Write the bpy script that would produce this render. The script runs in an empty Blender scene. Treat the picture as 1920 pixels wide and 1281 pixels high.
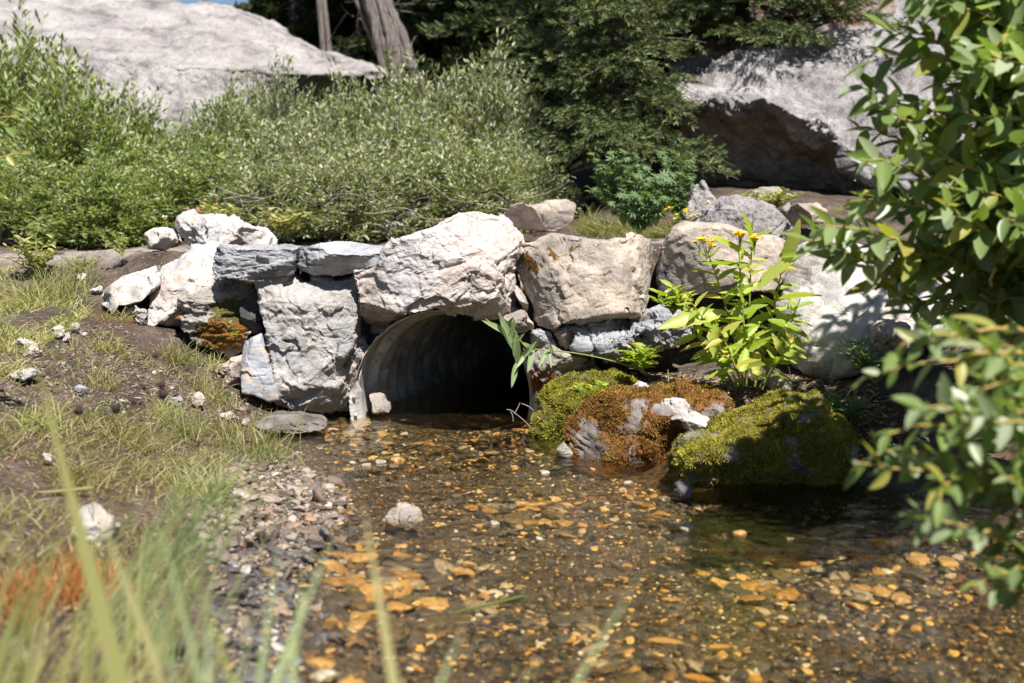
import bpy, math, random
import numpy as np
from mathutils import Vector
random.seed(7); RNG = np.random.default_rng(7)
C = bpy.context.scene.collection
sc = bpy.context.scene
R = math.radians

# ------------------------------------------------------------------ camera, sky, sun
FPX = 2400.0; CAMZ = 0.75; PITCH = math.atan(255.5/FPX)
cam = bpy.data.cameras.new('camera'); co = bpy.data.objects.new('camera', cam); C.objects.link(co)
cam.sensor_width = 36; cam.lens = 45; cam.clip_end = 500; cam.clip_start = .05
co.location = (0, 0, CAMZ); co.rotation_euler = (R(90)-PITCH, 0, 0)
cam.dof.use_dof = True; cam.dof.focus_distance = 4.35; cam.dof.aperture_fstop = 3.4
cam.dof.aperture_blades = 9
sc.camera = co
SUN_EL, SUN_AZ = 57, 22            # azimuth: degrees to the right of straight behind the camera
sd = Vector((math.sin(R(SUN_AZ))*math.cos(R(SUN_EL)), -math.cos(R(SUN_AZ))*math.cos(R(SUN_EL)), math.sin(R(SUN_EL))))
w = bpy.data.worlds.new('World'); sc.world = w; w.use_nodes = True
wn = w.node_tree.nodes; bg = wn['Background']
sky = wn.new('ShaderNodeTexSky'); sky.sky_type = 'NISHITA'; sky.sun_disc = False
sky.sun_elevation = R(SUN_EL); sky.sun_rotation = math.atan2(sd.x, sd.y)
sky.altitude = 2500
w.node_tree.links.new(sky.outputs[0], bg.inputs[0]); bg.inputs[1].default_value = 0.05
sl = bpy.data.lights.new('sun', 'SUN'); sl.energy = 5.0; sl.angle = R(.55); sl.color = (1, .965, .91)
so = bpy.data.objects.new('sun', sl); C.objects.link(so)
so.rotation_euler = sd.to_track_quat('Z', 'Y').to_euler()
sc.view_settings.view_transform = 'Standard'; sc.view_settings.look = 'None'
sc.view_settings.exposure = 0.93; sc.view_settings.gamma = 1
sc.cycles.max_bounces = 8; sc.cycles.transparent_max_bounces = 12
sc.cycles.transmission_bounces = 4; sc.cycles.sample_clamp_indirect = 6
sc.cycles.caustics_reflective = False; sc.cycles.caustics_refractive = False
sc.cycles.use_denoising = True

# ------------------------------------------------------------------ pixel <-> world
cp, sp_ = math.cos(PITCH), math.sin(PITCH)
def ray(px, py):
    u = (px-960)/FPX; v = (640.5-py)/FPX
    return np.array([u, cp+v*sp_, -sp_+v*cp])
def P(px, py, Y):
    d = ray(px, py); return d*(Y/d[1]) + np.array([0, 0, CAMZ])
def G(px, py, z=0.0):
    d = ray(px, py); return d*((z-CAMZ)/d[2]) + np.array([0, 0, CAMZ])
def proj(p):
    p = np.asarray(p, float); q = p-np.array([0, 0, CAMZ])
    f = q[..., 1]*cp - q[..., 2]*sp_; up = q[..., 1]*sp_ + q[..., 2]*cp
    return 960+FPX*q[..., 0]/f, 640.5-FPX*up/f

# ------------------------------------------------------------------ noise
_g = RNG.normal(size=(512, 3)); _g /= np.linalg.norm(_g, axis=1)[:, None]
_tab = RNG.integers(0, 512, 32768).astype(np.int32)
def _h(i, j, k):
    return _tab[((i & 31) << 10) | ((j & 31) << 5) | (k & 31)]
def perlin(p):
    i = np.floor(p).astype(np.int32); f = p-i; u = f*f*f*(f*(f*6-15)+10); o = 0
    for a in (0, 1):
        for b in (0, 1):
            for c in (0, 1):
                g = _g[_h(i[:, 0]+a, i[:, 1]+b, i[:, 2]+c)]
                d = (g*(f-np.array([a, b, c]))).sum(1)
                o = o + d*np.where(a, u[:, 0], 1-u[:, 0])*np.where(b, u[:, 1], 1-u[:, 1])*np.where(c, u[:, 2], 1-u[:, 2])
    return o*1.6
def fbm(p, n=4, ridge=False):
    o = np.zeros(len(p)); a = 1; s = 1
    for k in range(n):
        q = perlin(p*s+17.3*k); o += a*((1-2*np.abs(q)) if ridge else q); a *= .5; s *= 2.03
    return o
def cells(p):
    """distance to the two nearest of random cell points"""
    i = np.floor(p).astype(np.int32); d1 = np.full(len(p), 9.); d2 = d1.copy(); rid = np.zeros(len(p), int); dl = np.zeros_like(p)
    for a in (-1, 0, 1):
        for b in (-1, 0, 1):
            for c in (-1, 0, 1):
                h = _h(i[:, 0]+a, i[:, 1]+b, i[:, 2]+c)
                q = i+np.array([a, b, c])+.5+_g[h]*.45
                e_ = p-q; d = np.sqrt(np.einsum('ij,ij->i', e_, e_))
                m = d < d1; d2 = np.where(m, d1, np.minimum(d2, d)); rid = np.where(m, h, rid); dl[m] = e_[m]; d1 = np.where(m, d, d1)
    return d1, d2, rid, (dl*_g[(rid*7+3) & 511]).sum(1)

# ------------------------------------------------------------------ objects
def mesh_np(name, v, faces, mat, parent=None, smooth=True, attrs=None, loc=None):
    """faces: (n,k) array"""
    me = bpy.data.meshes.new(name); v = np.asarray(v, np.float32)
    if loc is None and parent is None: loc = np.array([*(v[:, :2].mean(0)), v[:, 2].min()])
    if loc is None: loc = np.zeros(3)
    base = np.array(parent.location) if parent is not None else np.zeros(3)
    v = v-np.asarray(loc, np.float32)-(base if parent is not None else 0)
    fl = faces if isinstance(faces, list) else [faces]
    fl = [np.asarray(f, np.int32) for f in fl if len(f)]
    loops = np.concatenate([f.ravel() for f in fl]); tot = np.concatenate([np.full(len(f), f.shape[1]) for f in fl])
    me.vertices.add(len(v)); me.vertices.foreach_set('co', v.astype(np.float32).ravel())
    me.loops.add(len(loops)); me.loops.foreach_set('vertex_index', loops.astype(np.int32))
    me.polygons.add(len(tot)); st = np.concatenate([[0], np.cumsum(tot)[:-1]])
    me.polygons.foreach_set('loop_start', st.astype(np.int32)); me.polygons.foreach_set('loop_total', tot.astype(np.int32))
    me.polygons.foreach_set('use_smooth', np.full(len(tot), smooth))
    for k, a in (attrs or {}).items():
        at = me.attributes.new(k, 'FLOAT', 'POINT'); at.data.foreach_set('value', np.asarray(a, np.float32))
    me.update(); me.validate()
    me.materials.append(mat)
    o = bpy.data.objects.new(name, me); C.objects.link(o); o.location = tuple(loc)
    if parent is not None: o.parent = parent
    return o
def tag(o, label=None, cat=None, group=None, kind=None):
    if label: o['label'] = label
    if cat: o['category'] = cat
    if group: o['group'] = group
    if kind: o['kind'] = kind
    return o
def empty(name, loc, label, cat, group=None):
    o = bpy.data.objects.new(name, None); C.objects.link(o); o.location = tuple(float(x) for x in loc); o.empty_display_size = .1
    return tag(o, label, cat, group)
def copy_tree(o, parent=None):
    c = o.copy(); C.objects.link(c); c.parent = parent
    for ch in list(o.children): copy_tree(ch, c)
    return c

# ------------------------------------------------------------------ materials
class M:
    def __init__(s, name):
        s.m = bpy.data.materials.new(name); s.m.use_nodes = True; s.t = s.m.node_tree; s.n = s.t.nodes
        s.b = s.n['Principled BSDF']; s.out = s.n['Material Output']
        s.b.inputs['Specular IOR Level'].default_value = .3
    def new(s, typ, ins=None, **kw):
        n = s.n.new('ShaderNode'+typ)
        for k, v in kw.items(): setattr(n, k, v)
        for k, v in (ins or {}).items():
            i = n.inputs[k]
            if isinstance(v, bpy.types.NodeSocket): s.t.links.new(v, i)
            else: i.default_value = v
        return n
    def link(s, a, b): s.t.links.new(a, b)
    def co(s): return s.new('TexCoord').outputs['Object']
    def geo(s): return s.new('NewGeometry')
    def wpos(s): return s.geo().outputs['Position']
    def noise(s, vec, scale, detail=5, rough=.6, dist=0):
        return s.new('TexNoise', {'Vector': vec, 'Scale': scale, 'Detail': detail, 'Roughness': rough, 'Distortion': dist}).outputs['Fac']
    def vor(s, vec, scale, feature='F1', out='Distance', rnd=1.0):
        return s.new('TexVoronoi', {'Vector': vec, 'Scale': scale, 'Randomness': rnd}, feature=feature).outputs[out]
    def ramp(s, fac, stops, interp='LINEAR'):
        n = s.new('ValToRGB', {'Fac': fac}); e = n.color_ramp.elements; n.color_ramp.interpolation = interp
        while len(e) < len(stops): e.new(.5)
        for el, (p, c) in zip(e, stops): el.position = p; el.color = (*c, 1) if len(c) == 3 else c
        return n.outputs['Color']
    def mix(s, f, a, b, mode='MIX'):
        n = s.new('Mix', data_type='RGBA', blend_type=mode, clamp_factor=True)
        for i, v in ((0, f), (6, a), (7, b)):
            if isinstance(v, bpy.types.NodeSocket): s.t.links.new(v, n.inputs[i])
            else: n.inputs[i].default_value = v if i == 0 or len(v) == 4 else (*v, 1)
        return n.outputs[2]
    def math(s, op, a, b=0.0, clamp=False):
        n = s.n.new('ShaderNodeMath'); n.operation = op; n.use_clamp = clamp
        for i, v in ((0, a), (1, b)):
            if isinstance(v, bpy.types.NodeSocket): s.t.links.new(v, n.inputs[i])
            else: n.inputs[i].default_value = v
        return n.outputs[0]
    def attr(s, name): return s.new('Attribute', attribute_name=name).outputs['Fac']
    def mapv(s, vec, scale=(1, 1, 1), rot=(0, 0, 0)):
        return s.new('Mapping', {'Vector': vec, 'Scale': scale, 'Rotation': rot}).outputs[0]
    def bump(s, h, strength=.5, dist=.01, normal=None):
        n = s.new('Bump', {'Height': h, 'Strength': strength, 'Distance': dist})
        if normal: s.link(normal, n.inputs['Normal'])
        return n.outputs[0]
    def done(s, color=None, rough=None, normal=None, **kw):
        for k, v in (('Base Color', color), ('Roughness', rough), ('Normal', normal)):
            if v is None: continue
            if isinstance(v, bpy.types.NodeSocket): s.link(v, s.b.inputs[k])
            else: s.b.inputs[k].default_value = (*v, 1) if k == 'Base Color' and len(v) == 3 else v
        for k, v in kw.items(): s.b.inputs[k].default_value = v
        return s.m

def rock_mat(name, light, mid, dark, scale=1., strata=0, bumpd=.006, stain=None, lichen=None, speck=.35, moss=None, rust=None, wet=False):
    m = M(name); c = m.co(); oi = m.new('ObjectInfo').outputs['Random']
    off = m.new('CombineXYZ', {'X': m.math('MULTIPLY', oi, 31), 'Y': m.math('MULTIPLY', oi, 57)}).outputs[0]
    v = m.new('VectorMath', {0: c, 1: off}, operation='ADD').outputs[0]
    vs = m.mapv(v, (1, 1, 4.5), (.12, .25, 0)) if strata else v
    n1 = m.noise(vs, 7*scale, 6, .62, .3)
    n2 = m.noise(vs, 38*scale, 8, .72)
    n3 = m.noise(v, 210*scale, 3, .7)
    col = m.ramp(n1, [(.30, dark), (.46, mid), (.62, light), (.8, [min(1, x*1.12) for x in light])])
    f2 = m.ramp(n2, [(.30, (.52, .50, .48)), (.50, (.97, .97, .97)), (.7, (1.1, 1.09, 1.07))])
    col = m.mix(.8, col, f2, 'MULTIPLY')
    sp = m.ramp(n3, [(.33, (1-speck,)*3), (.48, (1, 1, 1))])
    col = m.mix(1., col, sp, 'MULTIPLY')
    cr = m.vor(m.mapv(v, (1, 1, 1.6)), 9*scale, 'DISTANCE_TO_EDGE')
    wob = m.noise(v, 30*scale, 4, .6)
    crk = m.ramp(m.math('ADD', cr, m.math('MULTIPLY', m.math('SUBTRACT', wob, .5), .10)), [(.0, (.45, .43, .41)), (.012, (1, 1, 1))])
    col = m.mix(.45, col, crk, 'MULTIPLY')
    if stain:
        sn = m.ramp(m.noise(v, 5.5*scale, 6, .65), [(.48, (0, 0, 0)), (.60, (1, 1, 1))])
        col = m.mix(m.math('MULTIPLY', sn, .75), col, stain)
    if lichen:
        ln = m.ramp(m.noise(v, 16*scale, 5, .7), [(.58, (0, 0, 0)), (.63, (1, 1, 1))])
        col = m.mix(ln, col, lichen)
    for nm, cc in (('moss', moss), ('rust', rust)):
        if cc:
            a = m.attr(nm)
            mc = m.ramp(m.noise(v, 90, 4, .7), [(.3, [x*.45 for x in cc]), (.6, cc)])
            col = m.mix(a, col, mc)
    pits = m.vor(v, 75*scale, 'F1')
    h = m.math('ADD', m.math('MULTIPLY', n2, 1.2), m.math('MULTIPLY', n3, .30))
    h = m.math('ADD', h, m.math('MULTIPLY', m.math('MINIMUM', pits, .45), .55))
    h = m.math('ADD', h, m.math('MULTIPLY', m.math('MINIMUM', cr, .03), 6.0))
    return m.done(col, .45 if wet else .88, m.bump(h, .75, bumpd))

def leaf_mat(name, cols, trans=.35, gloss=.45, spec=.35, back=None):
    m = M(name); g = m.geo(); r = g.outputs['Random Per Island']
    rr = m.math('FRACT', m.math('ADD', r, m.new('ObjectInfo').outputs['Random']))
    n = len(cols); col = m.ramp(rr, [(i/max(1, n-1), c) for i, c in enumerate(cols)])
    if back: col = m.mix(g.outputs['Backfacing'], col, back)
    col2 = m.mix(1, col, (1.25, 1.35, .55), 'MULTIPLY')
    m.done(col, gloss); m.b.inputs['Specular IOR Level'].default_value = spec
    tr = m.new('BsdfTranslucent', {'Color': col2})
    mx = m.new('MixShader', {0: trans, 1: m.b.outputs[0], 2: tr.outputs[0]})
    m.link(mx.outputs[0], m.out.inputs['Surface']); return m.m
def bark_mat(name, c1, c2, scale=1):
    m = M(name); c = m.co(); v = m.mapv(c, (1, 1, .18))
    n = m.noise(v, 40*scale, 6, .7, .3)
    return m.done(m.ramp(n, [(.3, c1), (.7, c2)]), .85, m.bump(n, .9, .02/scale))

MAT = {}
MAT['lime'] = rock_mat('pale_limestone', (.52, .455, .405), (.42, .365, .32), (.22, .19, .165), 1, stain=(.34, .32, .31), speck=.45)
MAT['lime3'] = rock_mat('grey_limestone', (.50, .46, .43), (.39, .36, .335), (.20, .185, .175), 1.3, stain=(.29, .285, .29), speck=.5)
MAT['lime0'] = rock_mat('pinkish_pale_limestone', (.58, .50, .455), (.48, .41, .37), (.26, .22, .20), .9, stain=(.42, .40, .41), speck=.4)
MAT['lime2'] = rock_mat('tan_limestone', (.56, .455, .37), (.39, .325, .27), (.19, .165, .145), .8, stain=(.22, .20, .185), speck=.4, moss=(.16, .085, .025))
MAT['white'] = rock_mat('white_limestone', (.66, .61, .56), (.54, .49, .44), (.30, .27, .245), 1.1, stain=(.42, .41, .41), speck=.35)
MAT['grey'] = rock_mat('blue_grey_limestone', (.40, .40, .42), (.29, .29, .305), (.14, .14, .145), 1, strata=1, speck=.4)
MAT['slab'] = rock_mat('smooth_blue_slab', (.42, .42, .45), (.35, .355, .385), (.26, .265, .29), .6, strata=1, bumpd=.003, lichen=(.47, .38, .29), speck=.15)
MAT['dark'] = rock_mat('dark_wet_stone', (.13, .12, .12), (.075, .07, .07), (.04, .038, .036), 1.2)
MAT['umber'] = rock_mat('brown_mossy_stone', (.40, .36, .32), (.30, .265, .23), (.16, .14, .12), 1, strata=1, moss=(.10, .085, .025), rust=(.27, .10, .028))
MAT['granite'] = rock_mat('weathered_granite', (.44, .405, .40), (.35, .32, .315), (.15, .135, .135), .28, bumpd=.05, speck=.62)
MAT['granite2'] = rock_mat('lichened_granite', (.43, .40, .40), (.28, .26, .26), (.06, .055, .055), .32, bumpd=.05, speck=.6, rust=(.20, .11, .06), moss=(.26, .19, .13))  # moss slot holds the underside brown, lightened to make up for weak bounce
MAT['mossrock'] = rock_mat('wet_moss_rock', (.30, .26, .24), (.16, .135, .12), (.06, .05, .045), 1.2, moss=(.13, .125, .02), rust=(.22, .085, .025))
MAT['mosswhite'] = rock_mat('bare_pale_rock', (.6, .56, .52), (.5, .46, .43), (.3, .27, .25), 1.5)

# ------------------------------------------------------------------ rock builder
_cg = {}
def cube_grid(n):
    if n in _cg: return _cg[n]
    idx = {}; V = []; F = []
    def vid(a, b, c):
        k = (a, b, c)
        if k not in idx: idx[k] = len(V); V.append(k)
        return idx[k]
    for ax in range(3):
        for s in (0, n):
            for i in range(n):
                for j in range(n):
                    q = []
                    for di, dj in ((0, 0), (1, 0), (1, 1), (0, 1)):
                        p = [0, 0, 0]; p[ax] = s; p[(ax+1) % 3] = i+di; p[(ax+2) % 3] = j+dj
                        q.append(vid(*p))
                    F.append(q if s else q[::-1])
    V = np.array(V, float)/n*2-1; _cg[n] = (V, np.array(F)); return _cg[n]
def vnormals(v, f):
    nf = np.cross(v[f[:, 1]]-v[f[:, 0]], v[f[:, -1]]-v[f[:, 0]]); n = np.zeros_like(v)
    for k in range(f.shape[1]): np.add.at(n, f[:, k], nf)
    return n/(np.linalg.norm(n, axis=1)[:, None]+1e-12)
def polar(outline, m=360):
    o = np.array(outline, float)
    # area centroid
    x, z = o[:, 0], o[:, 1]; x2, z2 = np.roll(x, -1), np.roll(z, -1); cr = x*z2-x2*z
    A = cr.sum()/2; c = np.array([((x+x2)*cr).sum()/(6*A), ((z+z2)*cr).sum()/(6*A)])
    pts = []
    for k in range(len(o)):
        a, b = o[k], o[(k+1) % len(o)]
        for t in np.linspace(0, 1, 40, endpoint=False): pts.append(a+(b-a)*t)
    d = np.array(pts)-c; th = np.arctan2(d[:, 1], d[:, 0]); r = np.hypot(d[:, 0], d[:, 1])
    bins = np.full(m, np.nan); k = ((th+np.pi)/(2*np.pi)*m).astype(int) % m
    for i, rr in zip(k, r): bins[i] = rr if np.isnan(bins[i]) else max(bins[i], rr)
    ok = ~np.isnan(bins); ii = np.arange(m)
    bins = np.interp(ii, np.concatenate([ii[ok]-m, ii[ok], ii[ok]+m]), np.tile(bins[ok], 3))
    bins = (np.roll(bins, 1)+bins*2+np.roll(bins, -1))/4
    return c, bins
def c3(pts, Y=None):  # crop 3 of the study views to photo pixels
    return [(x/2.911+150, y/2.911+380) for x, y in pts]
def c4(pts): return [(x/2.912+600, y/2.912+380) for x, y in pts]
def c5(pts): return [(x/2.209+950, y/2.209+380) for x, y in pts]
def rock_shape(outline, Y, T, seed=0, n=48, bevel=.22, bd=.35, amp=.012, fr=9., crag=.5, facets=5, lean=0, back=.9, strata=0, cut=.12, yaw=0, pits=0):
    """outline: photo pixels traced at depth Y -> a solid stone with thickness T behind its face"""
    W = np.array([(x, -y) for x, y in outline], float)
    c, rb = polar(W); V, F = cube_grid(n); rs = np.random.default_rng(seed+11)
    u, d, vv = V[:, 0], V[:, 1], V[:, 2]           # d = -1 front, +1 back
    m = np.maximum(np.abs(u), np.abs(vv)); th = np.arctan2(vv, u)
    k = (th+np.pi)/(2*np.pi)*len(rb); k0 = np.floor(k-.5).astype(int); f = k-.5-k0
    r = (rb[k0 % len(rb)]*(1-f)+rb[(k0+1) % len(rb)]*f)*1.025
    e = np.clip((m-(1-bevel))/bevel, 0, 1); bz = bd*(1-np.sqrt(np.clip(1-e**2, 0, 1)))
    y = np.where(d <= -.999, -1+bz, np.where(d >= .999, 1-bz, d*(1-bd)))
    sc_ = np.where(d > -.999, 1-(1-back)*np.clip((d+1)/2, 0, 1), 1)
    qx = c[0]+m*r*np.cos(th)*sc_; qy = -(c[1]+m*r*np.sin(th)*sc_)
    ys = Y+T/2*bd+lean*(-c[1]-qy)/FPX*Y+yaw*(qx-c[0])/FPX*Y
    uu = (qx-960)/FPX; v_ = (640.5-qy)/FPX; dy = cp+v_*sp_; dz = -sp_+v_*cp
    x = uu/dy*ys; z = CAMZ+dz/dy*ys; yy = ys+(y+1-bd)*T/2
    v = np.stack([x, yy, z], 1); cen = v.mean(0)
    for _ in range(facets):
        nn = rs.normal(size=3); nn[1] = -abs(nn[1])-.7; nn /= np.linalg.norm(nn)
        h = (v-cen)@nn; lim = np.quantile(h, 1-rs.uniform(.02, cut*1.6))
        v = v-np.clip(h-lim, 0, None)[:, None]*nn*.9
    nrm = vnormals(v, F); q = v*np.array([1, 1, 3.2 if strata else 1])+seed*3.1
    edge = 1
    dsp = amp*.8*fbm(q*fr, 3)+amp*.22*crag*(fbm(q*fr*3.1, 4, True)-.6)
    wq = q*np.array([1, 1, 1.35]); wrp = fbm(q*fr*1.5, 3)[:, None]*.22
    d1, d2, rid, tl = cells(wq*fr*.9+wrp)
    dsp += amp*crag*(1.0*((rid % 17)/17-.5)+2.0*tl)
    e1, e2, ri2, tl2 = cells(wq*fr*2.7+wrp*2+5); dsp += amp*crag*(.6*tl2+.45*((ri2 % 13)/13-.5))
    g1_, g2_, ri3, tl4 = cells(wq*fr*7+wrp*3+9); dsp += amp*crag*(.28*tl4+.16*((ri3 % 11)/11-.5))
    dsp -= amp*.7*crag*np.exp(-((d2-d1)/.05)**2)*np.clip(fbm(q*fr*1.3+3, 2)*3, 0, 1)
    if pits:
        a1, a2, _, tl3 = cells(q*fr*6+wrp*4); mk = np.clip(fbm(q*fr*1.2+8, 3)*2+.5, 0, 1)
        dsp -= pits*amp*.55*np.clip(.40-a1, 0, 1)*mk; dsp += amp*.22*pits*tl3
    v = v+nrm*dsp[:, None]
    return v, F
def inpoly(x, y, poly):
    poly = np.array(poly, float); r = np.zeros(len(x), bool); n = len(poly)
    for i in range(n):
        x1, y1 = poly[i]; x2, y2 = poly[(i+1) % n]
        cnd = ((y1 > y) != (y2 > y)) & (x < (x2-x1)*(y-y1)/(y2-y1+1e-12)+x1); r ^= cnd
    return r
STONES = []
def stone(name, mat, outline, Y, T, label, seed, group=None, cat='stone', masks=None, **kw):
    v, F = rock_shape(outline, Y, T, seed, **kw); at = {}
    if masks:
        px, py = proj(v)
        for k, (polys, thr) in masks.items():
            a = np.zeros(len(v)); jx = px+fbm(v*25, 3)*14; jy = py+fbm(v*25+9, 3)*14
            for p in polys: a = np.maximum(a, inpoly(jx, jy, p))
            if not polys: a[:] = 1
            a = a*np.clip((fbm(v*22+5, 3)+thr)*5, 0, 1); at[k] = a
    o = mesh_np(name, v, F, MAT[mat], attrs=at)
    tag(o, label, cat, group); STONES.append((o, v, F, at)); return o, v, F, at

# ------------------------------------------------------------------ terrain
def rbf_fit(pts):
    p = np.array([q[:2] for q in pts]); z = np.array([q[2] for q in pts]); n = len(p)
    d = np.hypot(p[:, None, 0]-p[None, :, 0], p[:, None, 1]-p[None, :, 1])
    K = np.where(d > 0, d*d*np.log(d+1e-9), 0)+np.eye(n)*.02
    A = np.zeros((n+3, n+3)); A[:n, :n] = K; A[:n, n] = 1; A[:n, n+1:] = p; A[n, :n] = 1; A[n+1:, :n] = p.T
    s = np.linalg.solve(A, np.concatenate([z, [0, 0, 0]]))
    def f(x, y):
        r2 = (x[:, None]-p[None, :, 0])**2+(y[:, None]-p[None, :, 1])**2
        return (np.where(r2 > 0, .5*r2*np.log(r2+1e-18), 0)@s[:n])+s[n]+s[n+1]*x+s[n+2]*y
    return f
lowpts = []
def L(px, py, z): g = G(px, py, z); lowpts.append((g[0], g[1], z))
# bed of the stream
for q in [(830, 800, -.07), (700, 810, -.05), (960, 810, -.07), (830, 880, -.08), (960, 900, -.08), (720, 900, -.05), (1150, 960, -.08), (900, 1000, -.09),
          (1200, 1050, -.10), (1000, 1150, -.10), (1400, 1000, -.10), (1300, 1150, -.12), (1600, 1100, -.12), (800, 1100, -.08), (1100, 1270, -.12),
          (1500, 1270, -.12), (1800, 1200, -.10), (760, 1250, -.07), (660, 1150, -.035), (640, 1030, -.015), (690, 960, -.03), (560, 1200, -.01)]: L(*q)
# left shore and bank
for q in [(650, 790, -.02), (560, 800, -.01), (490, 830, .005), (520, 870, .004), (560, 900, .01), (610, 930, .008), (580, 980, .015), (500, 1040, .02), (470, 1150, .02), (430, 1270, .03),
          (430, 900, .045), (400, 1000, .06), (300, 1100, .09), (330, 1250, .08), (250, 900, .11), (150, 1000, .13), (100, 1200, .14), (0, 900, .17), (0, 1100, .17),
          (400, 800, .06), (300, 780, .12), (150, 780, .19), (0, 760, .24), (450, 730, .10), (330, 700, .19), (200, 680, .28), (60, 660, .30), (0, 640, .32), (520, 770, .03)]: L(*q)
for x, y, z in [(-1.0, 4.5, .21), (-1.3, 4.5, .34), (-1.7, 4.4, .36), (-2.2, 4.2, .36), (-3, 4, .4), (-.85, 4.5, .10), (-.6, 4.6, .03), (-2, 2.5, .25), (-3, 2, .35), (-1.6, 1, .2), (-3, .5, .3), (-.5, .5, .03),
                (-.25, 4.7, -.08), (-.25, 5.5, -.08), (.15, 4.55, .02), (0, .5, -.1), (1, .5, -.12), (2, 1, -.08), (2.2, 1.8, .05),
                # right bank
                (.35, 4.25, .06), (.45, 4.5, .14), (.7, 4.15, .14), (.95, 4.3, .2), (1.2, 4.2, .22), (.75, 3.8, .10), (1.05, 3.75, .12), (1.3, 3.6, .12), (.9, 3.3, -.03), (1.15, 3.1, -.02), (1.35, 3.2, .07),
                (1.5, 2.7, .05), (1.7, 3.2, .18), (1.7, 4, .3), (2.5, 3.5, .4), (2.5, 2.5, .25), (3.2, 4.2, .6), (.5, 3.5, -.05), (.3, 3.8, -.04), (3, 1.5, .2)]:
    lowpts.append((x, y, z))
low_exact = rbf_fit(lowpts); _lx = np.arange(-3.32, 3.36, .02); _ly = np.arange(.38, 5.66, .02)
_LX, _LY = np.meshgrid(_lx, _ly); _LZ = low_exact(_LX.ravel(), _LY.ravel()).reshape(_LX.shape)
def low(x, y):
    a_ = (x-_lx[0])/.02; b_ = (y-_ly[0])/.02; i_ = np.clip(a_.astype(int), 0, len(_lx)-2); j_ = np.clip(b_.astype(int), 0, len(_ly)-2); f = a_-i_; g = b_-j_
    return (_LZ[j_, i_]*(1-f)+_LZ[j_, i_+1]*f)*(1-g)+(_LZ[j_+1, i_]*(1-f)+_LZ[j_+1, i_+1]*f)*g
def sstep(a, b, x): t = np.clip((x-a)/(b-a), 0, 1); return t*t*(3-2*t)
def height(x, y, rough=True):
    x = np.asarray(x, float); y = np.asarray(y, float)
    lo = low(np.clip(x, -3.3, 3.3), np.clip(y, .4, 5.6))
    up = .585+.02*np.sin(x*1.3)-.03*sstep(5, 6.5, y)+.075*np.clip(y-6.8, 0, 14)+.03*np.clip(y-20.8, 0, None)-.06*np.clip(-x-1.6, 0, 1.)
    up += .25*sstep(2.2, 5, x)*sstep(8, 5, y)+.30*np.clip(y-17, 0, 40)*sstep(-.24, -.17, x/np.maximum(y, 1))
    up += .10*np.clip(y-60, 0, 10)*0
    up += .16*sstep(6.6, 7.6, y)*sstep(.3, .9, x)
    # the step behind the wall, steep between the stones, a slope at the wall's two ends
    wl = np.clip((-x-1.15)/.5, 0, 1); wr = np.clip((x-1.1)/.6, 0, 1)
    a = 4.66-.12*wl-.1*wr; b = 4.74+.50*wl+.35*wr
    t = sstep(a, b, y); z = lo*(1-t)+up*t
    if rough:
        p = np.stack([x, y, np.zeros_like(x)], 1)
        dist = np.hypot(x, y)
        k = np.clip(dist/8, 1, 5)
        land = np.clip((z+.02)/.08, .25, 1)
        z = z+land*(.012*fbm(p*5, 3)*k+.006*fbm(p*22, 2)*(dist < 9))
    return z
def axis(a, b, step, far, g=1.12):
    c = list(np.arange(a, b, step)); s = step; x = c[-1]
    while x < far: s *= g; x += s; c.append(x)
    return c
xs = axis(-.0, 2.6, .022, 90); xs = sorted(set([-x for x in xs]+xs)); ys = [-40, -20, -8, -3, -1, -.3, .2, .6, .9]+axis(1.1, 5.4, .022, 120)
X, Yg = np.meshgrid(xs, ys); nx, ny = len(xs), len(ys)
hz = height(X.ravel(), Yg.ravel()); v = np.stack([X.ravel(), Yg.ravel(), hz], 1)
ii = np.arange(nx*ny).reshape(ny, nx); F = np.stack([ii[:-1, :-1].ravel(), ii[:-1, 1:].ravel(), ii[1:, 1:].ravel(), ii[1:, :-1].ravel()], 1)
fc = v[F].mean(1); fz = v[F][:, :, 2]
PXC, PZC, PR = -.246, .065, .315
mouth = (np.abs(fc[:, 0]-PXC) < PR+.05) & (fc[:, 1] > 4.6) & (fc[:, 1] < 4.9) & (fz.max(1)-fz.min(1) > .03) & (fz.min(1) < .45)
F = F[~mouth]
pathm = sstep(4.9, 5.15, v[:, 1])*sstep(6.9, 6.5, v[:, 1]+.1*fbm(v*2, 2))*sstep(.45, .53, v[:, 2])
pathm = pathm*np.clip(1-sstep(.6, 1.2, v[:, 0]), 0, 1)
m = M('ground_soil'); p = m.wpos(); a = m.attr
n1 = m.noise(p, 6, 6, .65); n2 = m.noise(p, 45, 6, .7); n3 = m.noise(p, 200, 3, .6)
soil = m.ramp(n1, [(.3, (.050, .036, .027)), (.5, (.085, .062, .047)), (.62, (.145, .110, .088)), (.75, (.10, .10, .04))])
soil = m.mix(.8, soil, m.ramp(n2, [(.3, (.45, .42, .4)), (.55, (1, 1, 1)), (.75, (1.35, 1.3, 1.25))]), 'MULTIPLY')
soil = m.mix(m.ramp(m.noise(p, 95, 3, .7), [(.62, (0, 0, 0)), (.66, (1, 1, 1))]), soil, (.32, .27, .22))
rusty = m.ramp(m.noise(p, 4.3, 5, .7), [(.56, (0, 0, 0)), (.66, (1, 1, 1))])
soil = m.mix(m.math('MULTIPLY', rusty, .7), soil, (.12, .06, .025))
pathc = m.ramp(m.noise(p, 30, 6, .75), [(.3, (.15, .12, .105)), (.6, (.36, .31, .27)), (.8, (.46, .41, .37))])
soil = m.mix(a('path'), soil, pathc)
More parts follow.
